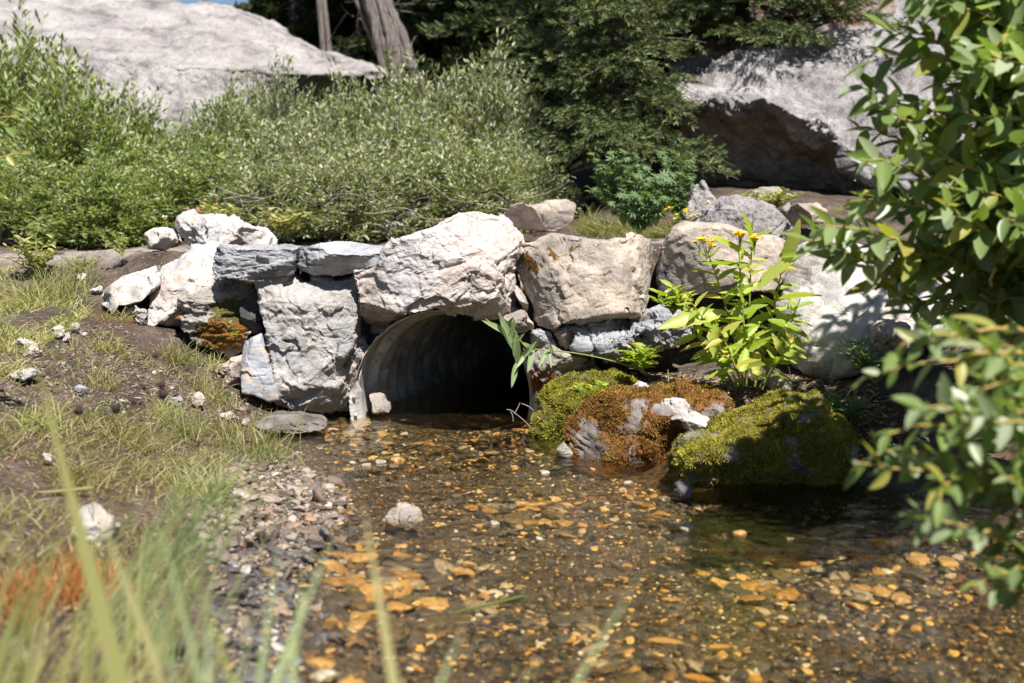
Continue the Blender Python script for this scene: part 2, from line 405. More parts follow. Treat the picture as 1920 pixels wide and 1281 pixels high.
bed = m.ramp(m.new('TexVoronoi', {'Vector': p, 'Scale': 85.0}).outputs['Color'], [(.15, (.02, .017, .013)), (.35, (.05, .04, .028)), (.55, (.10, .075, .045)), (.7, (.15, .11, .06)), (.85, (.07, .065, .06))])
bed = m.mix(.6, bed, m.ramp(n2, [(.3, (.5, .5, .5)), (.7, (1.2, 1.2, 1.2))]), 'MULTIPLY')
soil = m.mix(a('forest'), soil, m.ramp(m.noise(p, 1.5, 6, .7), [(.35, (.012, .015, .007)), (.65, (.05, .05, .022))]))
col = m.mix(a('bed'), soil, bed)
h = m.math('ADD', m.math('MULTIPLY', n2, 1.), m.math('MULTIPLY', n3, .4)); h = m.math('ADD', h, m.math('MULTIPLY', m.vor(p, 70), .4))
m.done(col, m.math('SUBTRACT', .92, m.math('MULTIPLY', a('wet'), .5)), m.bump(h, .9, .012))
bedm = sstep(.02, -.005, v[:, 2])
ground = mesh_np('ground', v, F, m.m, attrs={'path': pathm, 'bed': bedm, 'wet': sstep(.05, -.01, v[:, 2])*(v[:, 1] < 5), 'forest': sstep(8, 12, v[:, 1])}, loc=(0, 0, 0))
tag(ground, kind='structure')

# ------------------------------------------------------------------ water
wx = np.arange(-1.2, 2.6, .0085); wy = np.arange(.9, 6.2, .0085)
X, Yg = np.meshgrid(wx, wy); x, y = X.ravel(), Yg.ravel()
q = np.stack([x*1.0, y*.75, 0*x], 1)
fl = .45+.55*np.clip(fbm(q*2.2+4, 2)+.6, 0, 1.3)
wz = fl*1.3*(.0042*fbm(q*np.array([7, 14, 1])+fbm(q*4, 2)[:, None]*.5, 2)+.0017*fbm(q*np.array([24, 46, 1])+fbm(q*9, 2)[:, None]*.4, 2))
ii = np.arange(len(x)).reshape(len(wy), len(wx)); F = np.stack([ii[:-1, :-1].ravel(), ii[:-1, 1:].ravel(), ii[1:, 1:].ravel(), ii[1:, :-1].ravel()], 1)
m = M('stream_water'); p = m.wpos()
n1 = m.noise(m.mapv(p, (.75, 1.2, 1)), 48, 4, .65, .8); n2 = m.noise(m.mapv(p, (.8, 1.3, 1)), 150, 3, .6, .5)
nb = m.bump(m.math('ADD', m.math('MULTIPLY', n1, .7), m.math('MULTIPLY', n2, .3)), .40, .0035)
fr = m.new('Fresnel', {'IOR': 1.34, 'Normal': nb})
gl = m.new('BsdfGlossy', {'Color': (1, 1, 1, 1), 'Roughness': .03, 'Normal': nb})
tr = m.new('BsdfTransparent', {'Color': (.97, .89, .72, 1)})
rf = m.new('BsdfRefraction', {'Color': (.95, .87, .70, 1), 'Roughness': .0, 'IOR': 1.33, 'Normal': nb})
tx = m.new('MixShader', {0: .10, 1: tr.outputs[0], 2: rf.outputs[0]})
mx = m.new('MixShader', {0: fr.outputs[0], 1: tx.outputs[0], 2: gl.outputs[0]}); m.link(mx.outputs[0], m.out.inputs['Surface'])
tag(mesh_np('water', np.stack([x, y, wz], 1), F, m.m, loc=(0, 0, 0)), kind='structure')

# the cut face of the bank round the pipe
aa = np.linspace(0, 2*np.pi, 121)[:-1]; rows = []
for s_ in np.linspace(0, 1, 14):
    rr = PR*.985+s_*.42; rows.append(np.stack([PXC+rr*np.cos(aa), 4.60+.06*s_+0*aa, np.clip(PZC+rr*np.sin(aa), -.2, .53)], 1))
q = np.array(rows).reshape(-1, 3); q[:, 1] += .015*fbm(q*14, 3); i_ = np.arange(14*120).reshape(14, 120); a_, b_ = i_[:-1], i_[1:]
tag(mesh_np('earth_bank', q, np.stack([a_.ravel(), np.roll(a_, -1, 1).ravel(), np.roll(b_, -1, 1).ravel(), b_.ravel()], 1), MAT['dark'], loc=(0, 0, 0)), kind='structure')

# ------------------------------------------------------------------ culvert pipe
t = empty('culvert_pipe', (PXC, 4.48, PZC-PR), 'corrugated steel culvert pipe under the stone arch with bent torn rim', 'culvert')
nth, ny_ = 120, 400; th = np.linspace(0, 2*np.pi, nth, endpoint=False); yy = np.linspace(4.53, 7.3, ny_)
def pipe_verts(yy, r0, ragged=False):
    T_, Y_ = np.meshgrid(th, yy); rr = r0+.020*np.sin(2*np.pi*(Y_-4.5)/.105)*sstep(4.56, 4.66, Y_)
    rr = rr*(1+.015*np.sin(3*T_+1))
    v = np.stack([PXC+rr*np.cos(T_)+(Y_-4.5)*.24, Y_, PZC+rr*np.sin(T_)*.99], 2)
    return v
v = pipe_verts(yy, PR)
rag = .012*perlin(np.stack([np.cos(th)*6, np.sin(th)*6, th*0], 1))+.006*perlin(np.stack([np.cos(th)*22, np.sin(th)*22, th*0], 1))
v[0, :, 1] += rag; v[1, :, 1] += rag*.5
def quads(nr, nc, off=0, close=True):
    i = np.arange(nr*nc).reshape(nr, nc); a, b = i[:-1], i[1:]
    if close: a2, b2 = np.roll(a, -1, 1), np.roll(b, -1, 1); return np.stack([a.ravel(), a2.ravel(), b2.ravel(), b.ravel()], 1)+off
    return np.stack([a[:, :-1].ravel(), a[:, 1:].ravel(), b[:, 1:].ravel(), b[:, :-1].ravel()], 1)+off
vo = v.copy(); vo[:, :, 0] = PXC+(v[:, :, 0]-PXC)*1.012; vo[:, :, 2] = PZC+(v[:, :, 2]-PZC)*1.012
n = nth*ny_; V2 = np.concatenate([v.reshape(-1, 3), vo.reshape(-1, 3)])
ring = np.stack([np.arange(nth), np.arange(nth)+n, np.roll(np.arange(nth), -1)+n, np.roll(np.arange(nth), -1)], 1)
cap = np.array([[*(np.arange(nth)+(ny_-1)*nth)]])
m = M('galvanised_steel'); p = m.co()
n1 = m.noise(p, 9, 6, .7); n2 = m.noise(m.mapv(p, (1, .3, 1)), 30, 5, .7)
col = m.ramp(n1, [(.35, (.22, .20, .185)), (.55, (.42, .41, .40)), (.68, (.64, .64, .64))])
col = m.mix(m.ramp(n2, [(.55, (0, 0, 0)), (.75, (.8, .8, .8))]), col, (.12, .07, .035))
m.done(col, .6, m.bump(n1, .3, .004), Metallic=.1)
pm = m.m
mesh_np('barrel', V2, [quads(ny_, nth), quads(ny_, nth, n)[:, ::-1], ring, cap], pm, t)
# flared, brighter rim bands at both sides
m = M('bright_bent_steel'); p = m.co(); n1 = m.noise(p, 25, 5, .7)
m.done(m.ramp(n1, [(.35, (.42, .40, .37)), (.6, (.62, .60, .57)), (.8, (.36, .27, .2))]), .45, m.bump(n1, .3, .003), Metallic=.25)
rimm = m.m
def band(a0, a1, rin, rout, y0, y1, nm, n_=70, jagk=1.):
    """strip of torn sheet along the mouth, from radius rout (depth y0) to rin (depth y1)"""
    aa = np.linspace(R(a0), R(a1), n_); rows = []; fade = np.clip(np.sin(np.linspace(0, np.pi, n_))*2.2, 0, 1)
    jag = (.008*perlin(np.stack([aa*9, aa*0, aa*0+3], 1))+.004*perlin(np.stack([aa*31, aa*0, aa*0], 1)))*jagk
    for s in np.linspace(0, 1, 10):
        r = PR+(rout*(1-s)+rin*s)*fade+jag*(1-s); yv = y0*(1-s)+y1*s-.012*math.sin(math.pi*s)
        rows.append(np.stack([PXC+r*np.cos(aa), yv+0*aa, PZC+r*np.sin(aa)*.99], 1))
    v = np.array(rows); v2 = v+np.array([0, .004, 0]); nn = v.shape[0]*v.shape[1]
    f = [quads(10, n_, 0, False), quads(10, n_, nn, False)[:, ::-1]]
    for e in (np.arange(n_-1)+9*n_, np.arange(n_-1)): f.append(np.stack([e, e+1, e+1+nn, e+nn], 1))
    return mesh_np(nm, np.concatenate([v.reshape(-1, 3), v2.reshape(-1, 3)]), f, rimm, t)
band(168, 214, -.026, .014, 4.47, 4.53, 'bent_rim')
band(-46, 30, -.006, .022, 4.46, 4.53, 'bent_rim')
band(26, 170, -.003, .006, 4.50, 4.53, 'torn_rim', 140, .6)
for a_ in (178, 190, 200):
    cc = np.array([PXC+(PR-.004)*math.cos(R(a_)), 4.475, PZC+(PR-.004)*math.sin(R(a_))]); V_, F_ = cube_grid(4)
    q = V_/np.linalg.norm(V_, axis=1)[:, None]*np.array([.007, .009, .007]); mesh_np('bolt', cc+q, F_, pm, t)

# ------------------------------------------------------------------ wall stones
WG = 'stones of the dry wall round the culvert'
S = {}
def ws(key, mat, pts, Y, T, label, seed, **kw):
    S[key] = stone('wall_stone', mat, pts, Y, T, label, seed, WG, **kw)
ws('key', 'lime0', c4([(190, 370), (260, 345), (330, 325), (350, 270), (420, 205), (560, 170), (640, 130), (740, 75), (850, 60), (960, 60), (1040, 110), (1110, 190), (1115, 260), (1065, 320), (1060, 420), (1085, 590), (1010, 615), (970, 635), (900, 625), (800, 605), (740, 600), (640, 580), (540, 600), (440, 640), (350, 690), (240, 745), (200, 710), (210, 600), (205, 500), (190, 430)]), 4.36, .42,
   'largest pale stone bridging the top of the culvert opening', 3, n=150, amp=.014, fr=6, crag=.75, lean=.12, facets=7, cut=.05, bevel=.11, bd=.22, pits=.7)
ws('big', 'lime3', c3([(980, 400), (1050, 390), (1170, 430), (1290, 415), (1380, 430), (1500, 430), (1510, 560), (1515, 650), (1500, 740), (1460, 830), (1410, 900), (1440, 1000), (1450, 1190), (1250, 1150), (1080, 1080), (1060, 900), (1020, 760), (1000, 650), (985, 500)]), 4.38, .40,
   'tall rough pitted stone standing at the left of the culvert mouth', 8, n=130, amp=.015, fr=6, crag=.65, lean=.06, facets=4, cut=.05, bevel=.10, bd=.2, pits=1.1)
ws('r1', 'lime2', c5([(35, 230), (60, 180), (120, 165), (190, 140), (250, 150), (400, 155), (530, 140), (640, 155), (655, 190), (640, 260), (620, 400), (590, 450), (560, 480), (440, 500), (330, 500), (200, 515), (110, 520), (105, 450), (60, 360), (35, 290)]), 4.40, .36,
   'wide tan stone with brown moss spots right of the arch stone', 5, n=120, amp=.012, fr=6, crag=.6, lean=.35, facets=6, cut=.08, bevel=.10, bd=.22,
   masks={'moss': ([c5([(60, 220), (110, 225), (150, 280), (110, 300)]), c5([(165, 185), (195, 190), (210, 240), (180, 230)]), c5([(270, 178), (320, 182), (280, 192)]), c5([(395, 280), (435, 300), (410, 320)])], .9)})
ws('r2', 'lime2', c5([(650, 180), (700, 110), (740, 85), (900, 88), (1000, 120), (1150, 150), (1190, 200), (1170, 300), (1100, 360), (900, 372), (760, 385), (645, 392), (640, 260)]), 4.46, .36,
   'tan stone behind the yellow flowers, ending the wall top at right', 12, n=72, amp=.010, fr=6, crag=.5, lean=.3, facets=5, bevel=.15, cut=.06)
ws('top1', 'white', [(329, 432), (342, 411), (356, 401), (384, 407), (418, 408), (452, 413), (473, 425), (490, 433), (504, 445), (514, 466), (494, 476), (390, 480), (345, 472), (332, 445)], 4.86, .3,
   'bright white knobby stone on the wall top at far left', 21, n=64, amp=.016, fr=9, crag=.8, lean=.7, bevel=.4, bd=.6)
ws('l1', 'white', c3([(20, 595), (50, 520), (130, 465), (250, 405), (340, 365), (430, 340), (420, 440), (350, 500), (250, 525), (150, 540), (90, 575)]), 4.46, .3,
   'white slab sloping down to the grass at the left end', 31, n=56, amp=.012, fr=7, crag=.5, lean=1.2, bevel=.5, bd=.6)
ws('l2', 'lime0', c3([(340, 380), (440, 320), (560, 250), (700, 240), (715, 330), (738, 460), (690, 475), (620, 500), (570, 530), (555, 610), (560, 660), (440, 690), (330, 650), (325, 520), (350, 440)]), 4.46, .42,
   'big angular stone with white top between white slab and grey block', 44, n=80, amp=.015, fr=5, crag=.7, lean=.55, facets=8, cut=.16, bevel=.2, bd=.35)
ws('l3', 'umber', c3([(545, 530), (640, 490), (760, 460), (900, 445), (982, 430), (985, 480), (900, 560), (892, 700), (900, 770), (880, 830), (800, 860), (700, 800), (600, 730), (545, 680), (550, 610)]), 4.42, .34,
   'sloping grey stone with green and rust moss on its face', 52, n=72, amp=.013, fr=7, crag=.8, lean=.4, strata=1, facets=4, cut=.1,
   masks={'moss': ([c3([(740, 540), (900, 500), (900, 700), (850, 790), (700, 800), (620, 700), (720, 640)])], .95), 'rust': ([c3([(930, 440), (985, 430), (985, 480), (930, 500)]), c3([(480, 590), (560, 590), (560, 680), (480, 680)]), c3([(690, 650), (900, 660), (900, 820), (760, 800), (620, 740)])], .45)})
ws('g1', 'grey', c3([(705, 262), (735, 250), (960, 250), (1180, 248), (1160, 330), (1148, 375), (1080, 405), (1000, 427), (860, 420), (735, 415), (722, 330)]), 4.40, .3,
   'long dark grey layered block on the wall top beside white stone', 61, n=72, amp=.007, fr=9, crag=1., lean=.15, strata=1, facets=3, cut=.04, bevel=.1, bd=.2)
ws('g2', 'slab', [(600, 457), (648, 455), (682, 461), (722, 467), (722, 480), (713, 493), (672, 508), (620, 518), (580, 519), (548, 512), (543, 497), (553, 469), (575, 461)], 4.38, .3,
   'smooth blue grey slab lying left of the arch stone', 66, n=64, amp=.007, fr=7, crag=.7, lean=.45, facets=4, strata=1, bevel=.2)
ws('d1', 'dark', c3([(900, 540), (960, 480), (990, 480), (1003, 620), (1000, 690), (970, 725), (900, 700), (885, 620)]), 4.42, .2,
   'small dark egg-shaped stone wedged beside the tall pitted stone', 71, n=36, amp=.006, fr=14, crag=.5, bevel=.6, bd=.8)
ws('b1', 'slab', c3([(888, 762), (990, 715), (1020, 800), (1060, 930), (1085, 1075), (1030, 1085), (960, 1050), (885, 1040), (880, 880)]), 4.36, .2,
   'upright pale blue slab with orange stains at the wall foot', 75, n=56, amp=.005, fr=6, crag=.6, lean=.2, facets=3, cut=.06)
ws('t1', 'lime2', c3([(760, 890), (870, 862), (885, 950), (885, 1045), (780, 1030)]), 4.38, .18, 'small square tan stone left of the blue slab', 81, n=36, amp=.007, fr=12, crag=.7, lean=.25)
ws('t2', 'grey', c3([(700, 925), (755, 908), (770, 970), (760, 1005), (710, 1000)]), 4.39, .15, 'little grey stone at the lower left end of wall foot', 83, n=28, amp=.006, fr=14, crag=.7, lean=.25)
ws('t3', 'lime2', c3([(818, 852), (880, 836), (884, 866), (815, 885)]), 4.42, .15, 'tiny tan chip on top of the square tan stone', 84, n=24, amp=.004, fr=16)
ws('p1', 'lime3', c3([(1468, 820), (1510, 742), (1552, 755), (1556, 820), (1510, 885), (1465, 855)]), 4.47, .16, 'small round stone wedged in the gap left of pipe', 88, n=32, amp=.009, fr=16, crag=.8, bevel=.4, bd=.5)
ws('p2', 'lime2', c3([(1408, 900), (1440, 852), (1512, 885), (1505, 960), (1485, 1035), (1430, 1022), (1406, 970)]), 4.44, .16, 'tan and grey stone touching the left pipe rim', 91, n=36, amp=.006, fr=12, crag=.6, facets=4)
ws('p3', 'lime2', c4([(268, 1050), (300, 1035), (340, 1060), (372, 1105), (380, 1145), (290, 1150)]), 4.5, .14, 'cream stone inside the pipe mouth behind the left rim', 93, n=28, amp=.006, fr=16)
ws('s16', 'lime', c4([(1063, 462), (1090, 478), (1142, 560), (1138, 598), (1108, 592), (1072, 505)]), 4.44, .16, 'thin upright stone sliver between the two largest top stones', 95, n=32, amp=.005, fr=14)
ws('s17', 'lime2', c4([(1003, 632), (1080, 600), (1137, 598), (1158, 690), (1060, 714), (1020, 695)]), 4.40, .2, 'pale wedge under the arch stone at the upper right rim', 97, n=36, amp=.007, fr=12, crag=.7)
ws('s18', 'grey', c4([(1150, 708), (1200, 700), (1265, 712), (1278, 785), (1210, 800), (1150, 775)]), 4.42, .18, 'small grey cube-like stone right of the pipe', 101, n=32, amp=.006, fr=14, crag=.8)
ws('s19', 'lime2', c4([(1262, 692), (1350, 668), (1425, 685), (1435, 760), (1350, 808), (1305, 785)]), 4.39, .2, 'rounded tan stone below the moss-spotted stone', 103, n=36, amp=.007, fr=11, crag=.6)
ws('s20', 'grey', c5([(290, 525), (400, 492), (470, 508), (570, 520), (565, 590), (505, 620), (480, 682), (430, 690), (390, 645), (330, 612), (288, 600)]), 4.33, .26, 'jagged blue grey rock in the middle of right wall foot', 107, n=56, amp=.016, fr=10, crag=1.1, lean=.4, pits=.9)
ws('s20b', 'grey', c5([(560, 505), (640, 445), (700, 452), (790, 490), (780, 560), (700, 605), (600, 620), (556, 580)]), 4.36, .26, 'grey rock behind the leafy plant foot, shaded by leaves', 109, n=48, amp=.012, fr=10, crag=.9, lean=.5)
ws('s21', 'umber', c4([(1165, 800), (1250, 783), (1350, 812), (1450, 850), (1450, 1000), (1340, 1010), (1250, 1060), (1190, 1120), (1160, 1080), (1150, 900)]), 4.36, .3, 'tan and rust stone at the right of the pipe mouth above green moss', 113, n=48, amp=.012, fr=9, crag=.8, facets=4,
   masks={'rust': ([c4([(1150, 900), (1350, 980), (1300, 1100), (1150, 1120)])], .4)})
ws('w1', 'white', c5([(1160, 340), (1180, 250), (1230, 180), (1330, 150), (1440, 175), (1560, 190), (1700, 215), (1850, 260), (1900, 400), (1760, 540), (1640, 590), (1530, 650), (1400, 700), (1290, 720), (1200, 670), (1150, 580), (1140, 430)]), 4.12, .8,
   'large smooth white boulder under the willow branches at right', 121, n=100, amp=.020, fr=3.2, crag=.42, lean=.75, bevel=.7, bd=.8, facets=0)
ws('w2', 'lime', c5([(1548, 520), (1600, 492), (1662, 520), (1652, 640), (1600, 655), (1543, 600)]), 3.9, .2, 'small white stone under the right end of white boulder', 125, n=36, amp=.009, fr=10, crag=.8, facets=6, cut=.2)
# fill stones hidden in the gaps
ws('f1', 'dark', [(480, 600), (530, 600), (530, 740), (480, 740)], 4.55, .1, 'dark stone half hidden behind the blue slab', 131, n=20)
rs = np.random.default_rng(91)
for k, (px, py, w_, h_, Y, mt, lab) in enumerate([
    (440, 530, 60, 22, 4.5, 'umber', 'flat brown stone in the shadow gap under the long grey block'), (600, 525, 50, 18, 4.5, 'lime3', 'thin stone in the gap under the smooth blue grey slab'),
    (664, 545, 16, 60, 4.5, 'lime3', 'sliver between the tall pitted stone and the arch stone'), (668, 640, 26, 24, 4.5, 'umber', 'small brown stone tucked under the left foot of the arch stone'),
    (648, 735, 22, 34, 4.47, 'lime3', 'small stone behind the left pipe rim at the waterline'), (1010, 655, 26, 26, 4.47, 'umber', 'brown chip right of the pipe under the wedge stone'),
    (1045, 660, 34, 30, 4.46, 'lime3', 'grey chip right of the cube-like stone'), (1090, 690, 44, 36, 4.47, 'umber', 'dark brown stone above the bright green moss'),
    (1082, 640, 26, 18, 4.46, 'lime2', 'tan chip in the joint under the moss-spotted stone'), (1244, 520, 18, 70, 4.52, 'dark', 'dark sliver in the joint between the two right top stones'),
    (1215, 600, 60, 26, 4.45, 'umber', 'brown stone between the jagged rock and the leafy plant'), (965, 590, 20, 26, 4.48, 'lime3', 'small chip over the upper right pipe rim'), (1020, 730, 30, 50, 4.46, 'umber', 'tall brown stone at the right edge of the pipe by the moss')]):
    a_ = np.linspace(0, 2*np.pi, 10, endpoint=False); pts = [(px+w_*.58*math.cos(t_)*rs.uniform(.8, 1.1), py+h_*.58*math.sin(t_)*rs.uniform(.8, 1.1)) for t_ in a_]
    ws('q%d' % k, mt, pts, Y, .12, lab, 700+k, n=26, amp=.006, fr=16, crag=.8, bevel=.3, bd=.45, facets=5, cut=.12)
# stones behind the wall
BG = 'loose rocks beside the path behind the wall'
def bs(mat, pts, Y, T, label, seed, **kw): return stone('rock', mat, pts, Y, T, label, seed, BG, cat='rock', **kw)
bs('lime2', [(938, 405), (960, 392), (1010, 382), (1060, 376), (1078, 385), (1076, 412), (1050, 436), (990, 432), (945, 428)], 6.3, .4, 'flat tan block lying on the path edge behind the arch stone', 141, n=48, amp=.012, fr=5, lean=.3, facets=5, cut=.15)
bs('granite', [(1285, 400), (1296, 362), (1318, 343), (1345, 372), (1368, 400), (1350, 425), (1290, 425)], 6.6, .3, 'grey pointed rock beside the feathery green plant', 143, n=40, amp=.02, fr=5, lean=.4)
bs('granite', [(1340, 392), (1380, 370), (1420, 372), (1470, 400), (1510, 430), (1500, 470), (1420, 480), (1345, 470), (1330, 430)], 5.4, .6, 'pale speckled rock sloping up behind the yellow flowers', 147, n=64, amp=.02, fr=6, lean=1.1, bevel=.5)
bs('lime2', [(1480, 395), (1492, 380), (1530, 380), (1552, 396), (1550, 420), (1485, 420)], 6.6, .3, 'low brown rock at the foot of the overhanging boulder', 149, n=36, amp=.015, fr=6)
bs('umber', [(1405, 372), (1430, 352), (1465, 352), (1460, 380), (1420, 392)], 7.1, .3, 'brown flat rock in the shade under the overhang', 151, n=28, amp=.01, fr=6)
bs('lime', [(700, 432), (715, 418), (742, 415), (760, 425), (755, 440), (705, 442)], 6.9, .25, 'small grey rock under the willow hedge by the path', 153, n=28, amp=.01, fr=7)
bs('white', [(262, 440), (280, 428), (318, 440), (322, 462), (300, 470), (270, 466)], 4.9, .25, 'pale low stone beside the white knobby stone', 154, n=28, amp=.01, fr=9)
# pale stones on the left bank
LG = 'pale stones lying on the left bank'
for k, (px, py, wpx, hpx, Y, mat, lab) in enumerate([
    (258, 592, 30, 34, 4.35, 'lime', 'pinkish upright stone against the foot of wall at left'), (106, 622, 20, 20, 4.2, 'lime', 'round white stone on the mud at the far left'),
    (122, 632, 18, 16, 4.15, 'lime', 'little white stone right beside a round one on mud'), (45, 646, 36, 16, 4.1, 'lime', 'flat white stone on the mud at far left'),
    (58, 662, 30, 10, 4.0, 'lime', 'thin pale stone just below the flat white stone'), (140, 615, 16, 14, 4.2, 'lime2', 'little tan stone at the end of the row of stones on mud'),
    (369, 750, 22, 26, 4.1, 'lime', 'pale upright stone on mud below the tan wall stone'), (328, 752, 24, 18, 4.05, 'grey', 'bluish stone lying on the mud slope'),
    (153, 732, 18, 16, 3.9, 'grey', 'small blue grey stone on mud slope left'), (425, 782, 30, 10, 4.0, 'lime', 'long white stone by the shore grass'),
    (443, 784, 12, 8, 3.97, 'lime', 'tiny white stone nearest the water by grass'), (458, 790, 16, 12, 3.96, 'lime', 'small white stone between grass and blue slab'),
    (85, 860, 20, 12, 2.9, 'lime', 'lone small white stone on brown turf'), (40, 704, 60, 14, 3.7, 'lime', 'half buried pale stone in grass at left edge'),
    (150, 518, 26, 10, 4.8, 'white', 'white stone in grass above the white slab'), (178, 545, 18, 14, 4.6, 'white', 'small white stone touching the tip of white slab'),
    (240, 580, 14, 10, 4.3, 'grey', 'tiny grey stone on the mossy bank below white slab')]):
    rs = np.random.default_rng(200+k); a_ = np.linspace(0, 2*np.pi, 9, endpoint=False)
    g = None
    pts = [(px+wpx*.62*math.cos(t_)*rs.uniform(.75, 1.1), py+hpx*.55*math.sin(t_)*rs.uniform(.75, 1.1)) for t_ in a_]
    # depth: where the ray through the stone's foot meets the ground
    best = 4.4
    for Yt in np.arange(2.2, 5.2, .02):
        q = P(px, py+hpx*.5, Yt)
        if q[2] <= height(np.array([q[0]]), np.array([Yt]), False)[0]+.01: best = Yt; break
    stone('bank_stone', mat, pts, best-.02, wpx/FPX*best*.8, lab, 300+k, LG, n=24, amp=.008, fr=22, lean=.5, bevel=.4, bd=.5, facets=6, cut=.25)
stone('flat_stone', 'mossrock', [(475, 795), (500, 783), (555, 781), (600, 792), (612, 803), (560, 816), (490, 812)], 4.12, .2, 'flat grey green stone at the waterline left of the culvert', 171, 'stones at the waterline', n=48, amp=.006, fr=8, lean=1.6, bevel=.4)
stone('flat_stone', 'lime2', [(722, 966), (745, 955), (785, 962), (796, 978), (770, 998), (735, 996)], 2.98, .12, 'pinkish white stone breaking the water surface mid stream', 173, 'stones at the waterline', n=40, amp=.010, fr=12, lean=.9, bevel=.5, bd=.6)
stone('white_rock', 'lime', [(135, 965), (160, 955), (205, 975), (210, 1000), (185, 1040), (150, 1020), (130, 995)], 2.3, .07, 'white rock blurred among the foreground grass at left', 175, n=36, amp=.006, fr=22, lean=.2, crag=1)
stone('brown_rock', 'lime2', [(60, 1300), (90, 1265), (200, 1262), (260, 1285), (250, 1330), (80, 1330)], 1.75, .1, 'tan rock cut by the bottom left corner of photo', 177, n=24, amp=.006, fr=16)

# ------------------------------------------------------------------ strewn small geometry
def frames(N):
    """rotation matrices from random quaternions"""
    q = RNG.normal(size=(N, 4)); q /= np.linalg.norm(q, axis=1)[:, None]; a, b, c, d = q.T
    return np.stack([np.stack([a*a+b*b-c*c-d*d, 2*(b*c-a*d), 2*(b*d+a*c)], 1), np.stack([2*(b*c+a*d), a*a-b*b+c*c-d*d, 2*(c*d-a*b)], 1), np.stack([2*(b*d-a*c), 2*(c*d+a*b), a*a-b*b-c*c+d*d], 1)], 1)
def basis(dirs, up=None):
    """columns: x = side, y = along dirs, z = normal, rolled at random when up is None"""
    d = dirs/(np.linalg.norm(dirs, axis=1)[:, None]+1e-9)
    if up is None: up = RNG.normal(size=d.shape)
    s = np.cross(d, up); s /= np.linalg.norm(s, axis=1)[:, None]+1e-9; n = np.cross(s, d)
    return np.stack([s, d, n], 2)
def scatter(tv, tf, pos, B, scl):
    """replicate template (tv, tf) at pos with bases B and scale (N,) or (N,3)"""
    scl = np.asarray(scl); scl = scl[:, None] if scl.ndim == 1 else scl
    N = len(pos); loc = tv[None]*scl[:, None, :]
    v = np.einsum('nij,nkj->nki', B, loc)+pos[:, None, :]
    f = tf[None]+(np.arange(N)*len(tv))[:, None, None]
    return v.reshape(-1, 3), f.reshape(-1, tf.shape[1])
def leaf_t(seg=4, w=.22, curl=.18, fold=.12, teeth=0):
    """unit-long leaf along +y, lanceolate, folded on the midrib"""
    v = []; s = np.linspace(0, 1, seg+1)
    for k, t_ in enumerate(s):
        ww = w*math.sin(math.pi*min(1, t_**.8*.97+.03))**.8*.5+.004
        if teeth: ww *= 1+teeth*(k % 2)
        z = -curl*t_**2
        v += [(-ww, t_, z+fold*ww), (0, t_, z-fold*ww), (ww, t_, z+fold*ww)]
    f = []
    for k in range(seg):
        a_ = 3*k
        f += [(a_, a_+1, a_+4, a_+3), (a_+1, a_+2, a_+5, a_+4)]
    return np.array(v), np.array(f)
def tube(pts, r, nside=5):
    pts = np.array(pts, float); n = len(pts); r = np.broadcast_to(r, n)
    tg = np.gradient(pts, axis=0); tg /= np.linalg.norm(tg, axis=1)[:, None]+1e-9
    ref = np.array([.31, .22, .9]) if abs(tg[:, 2]).mean() < .8 else np.array([1., .1, 0])
    s = np.cross(tg, ref); s /= np.linalg.norm(s, axis=1)[:, None]; u = np.cross(tg, s)
    a_ = np.linspace(0, 2*np.pi, nside, endpoint=False)
    v = pts[:, None]+r[:, None, None]*(np.cos(a_)[None, :, None]*s[:, None]+np.sin(a_)[None, :, None]*u[:, None])
    return v.reshape(-1, 3), quads(n, nside)
class MB:
    def __init__(s): s.v = []; s.f = []; s.n = 0
    def add(s, v, f): s.v.append(np.asarray(v)); s.f.append(np.asarray(f)+s.n); s.n += len(v); return s
    def build(s, name, mat, parent=None, **kw):
        if not s.v: return None
        by = {}
        for f in s.f: by.setdefault(f.shape[1], []).append(f)
        return mesh_np(name, np.concatenate(s.v), [np.concatenate(x) for x in by.values()], mat, parent, **kw)
def bez(a, b, c, n=12):
    t_ = np.linspace(0, 1, n)[:, None]; a, b, c = map(np.asarray, (a, b, c)); return (1-t_)**2*a+2*t_*(1-t_)*b+t_*t_*c
def blade(base, tip, bend, w, seg=6, ang=None):
    """one grass blade as a tapering folded strip"""
    base, tip = np.array(base, float), np.array(tip, float); mid = (base+tip)/2+np.array(bend)
    p = bez(base, mid, tip, seg+1); tg = np.gradient(p, axis=0); tg /= np.linalg.norm(tg, axis=1)[:, None]
    ang = random.uniform(-.9, .9) if ang is None else ang; side = np.cross(tg, np.array([math.sin(ang), math.cos(ang), .05])); side /= np.linalg.norm(side, axis=1)[:, None]+1e-9
    k = w*.5*np.clip(1-np.linspace(0, 1, seg+1)**2.2, .03, 1)[:, None]
    v = np.stack([p-side*k, p+side*k], 1).reshape(-1, 3)
    f = np.array([(2*i, 2*i+1, 2*i+3, 2*i+2) for i in range(seg)]); return v, f
def grassmat(name, cols, trans=.35): return leaf_mat(name, cols, trans, .5, .3)
MAT['grass'] = grassmat('green_grass', [(.17, .20, .06), (.25, .26, .08), (.34, .32, .13), (.13, .16, .04), (.46, .38, .20), (.23, .23, .08)])
MAT['dry'] = grassmat('straw_grass', [(.42, .33, .17), (.30, .26, .10), (.20, .20, .06), (.48, .40, .24)])
MAT['rushes'] = grassmat('foreground_grass', [(.30, .36, .17), (.38, .43, .22), (.24, .31, .14)])
MAT['bright'] = grassmat('yellow_green_grass', [(.30, .32, .10), (.40, .38, .15), (.50, .44, .22), (.23, .27, .08)])  # lighter, yellower grass tones

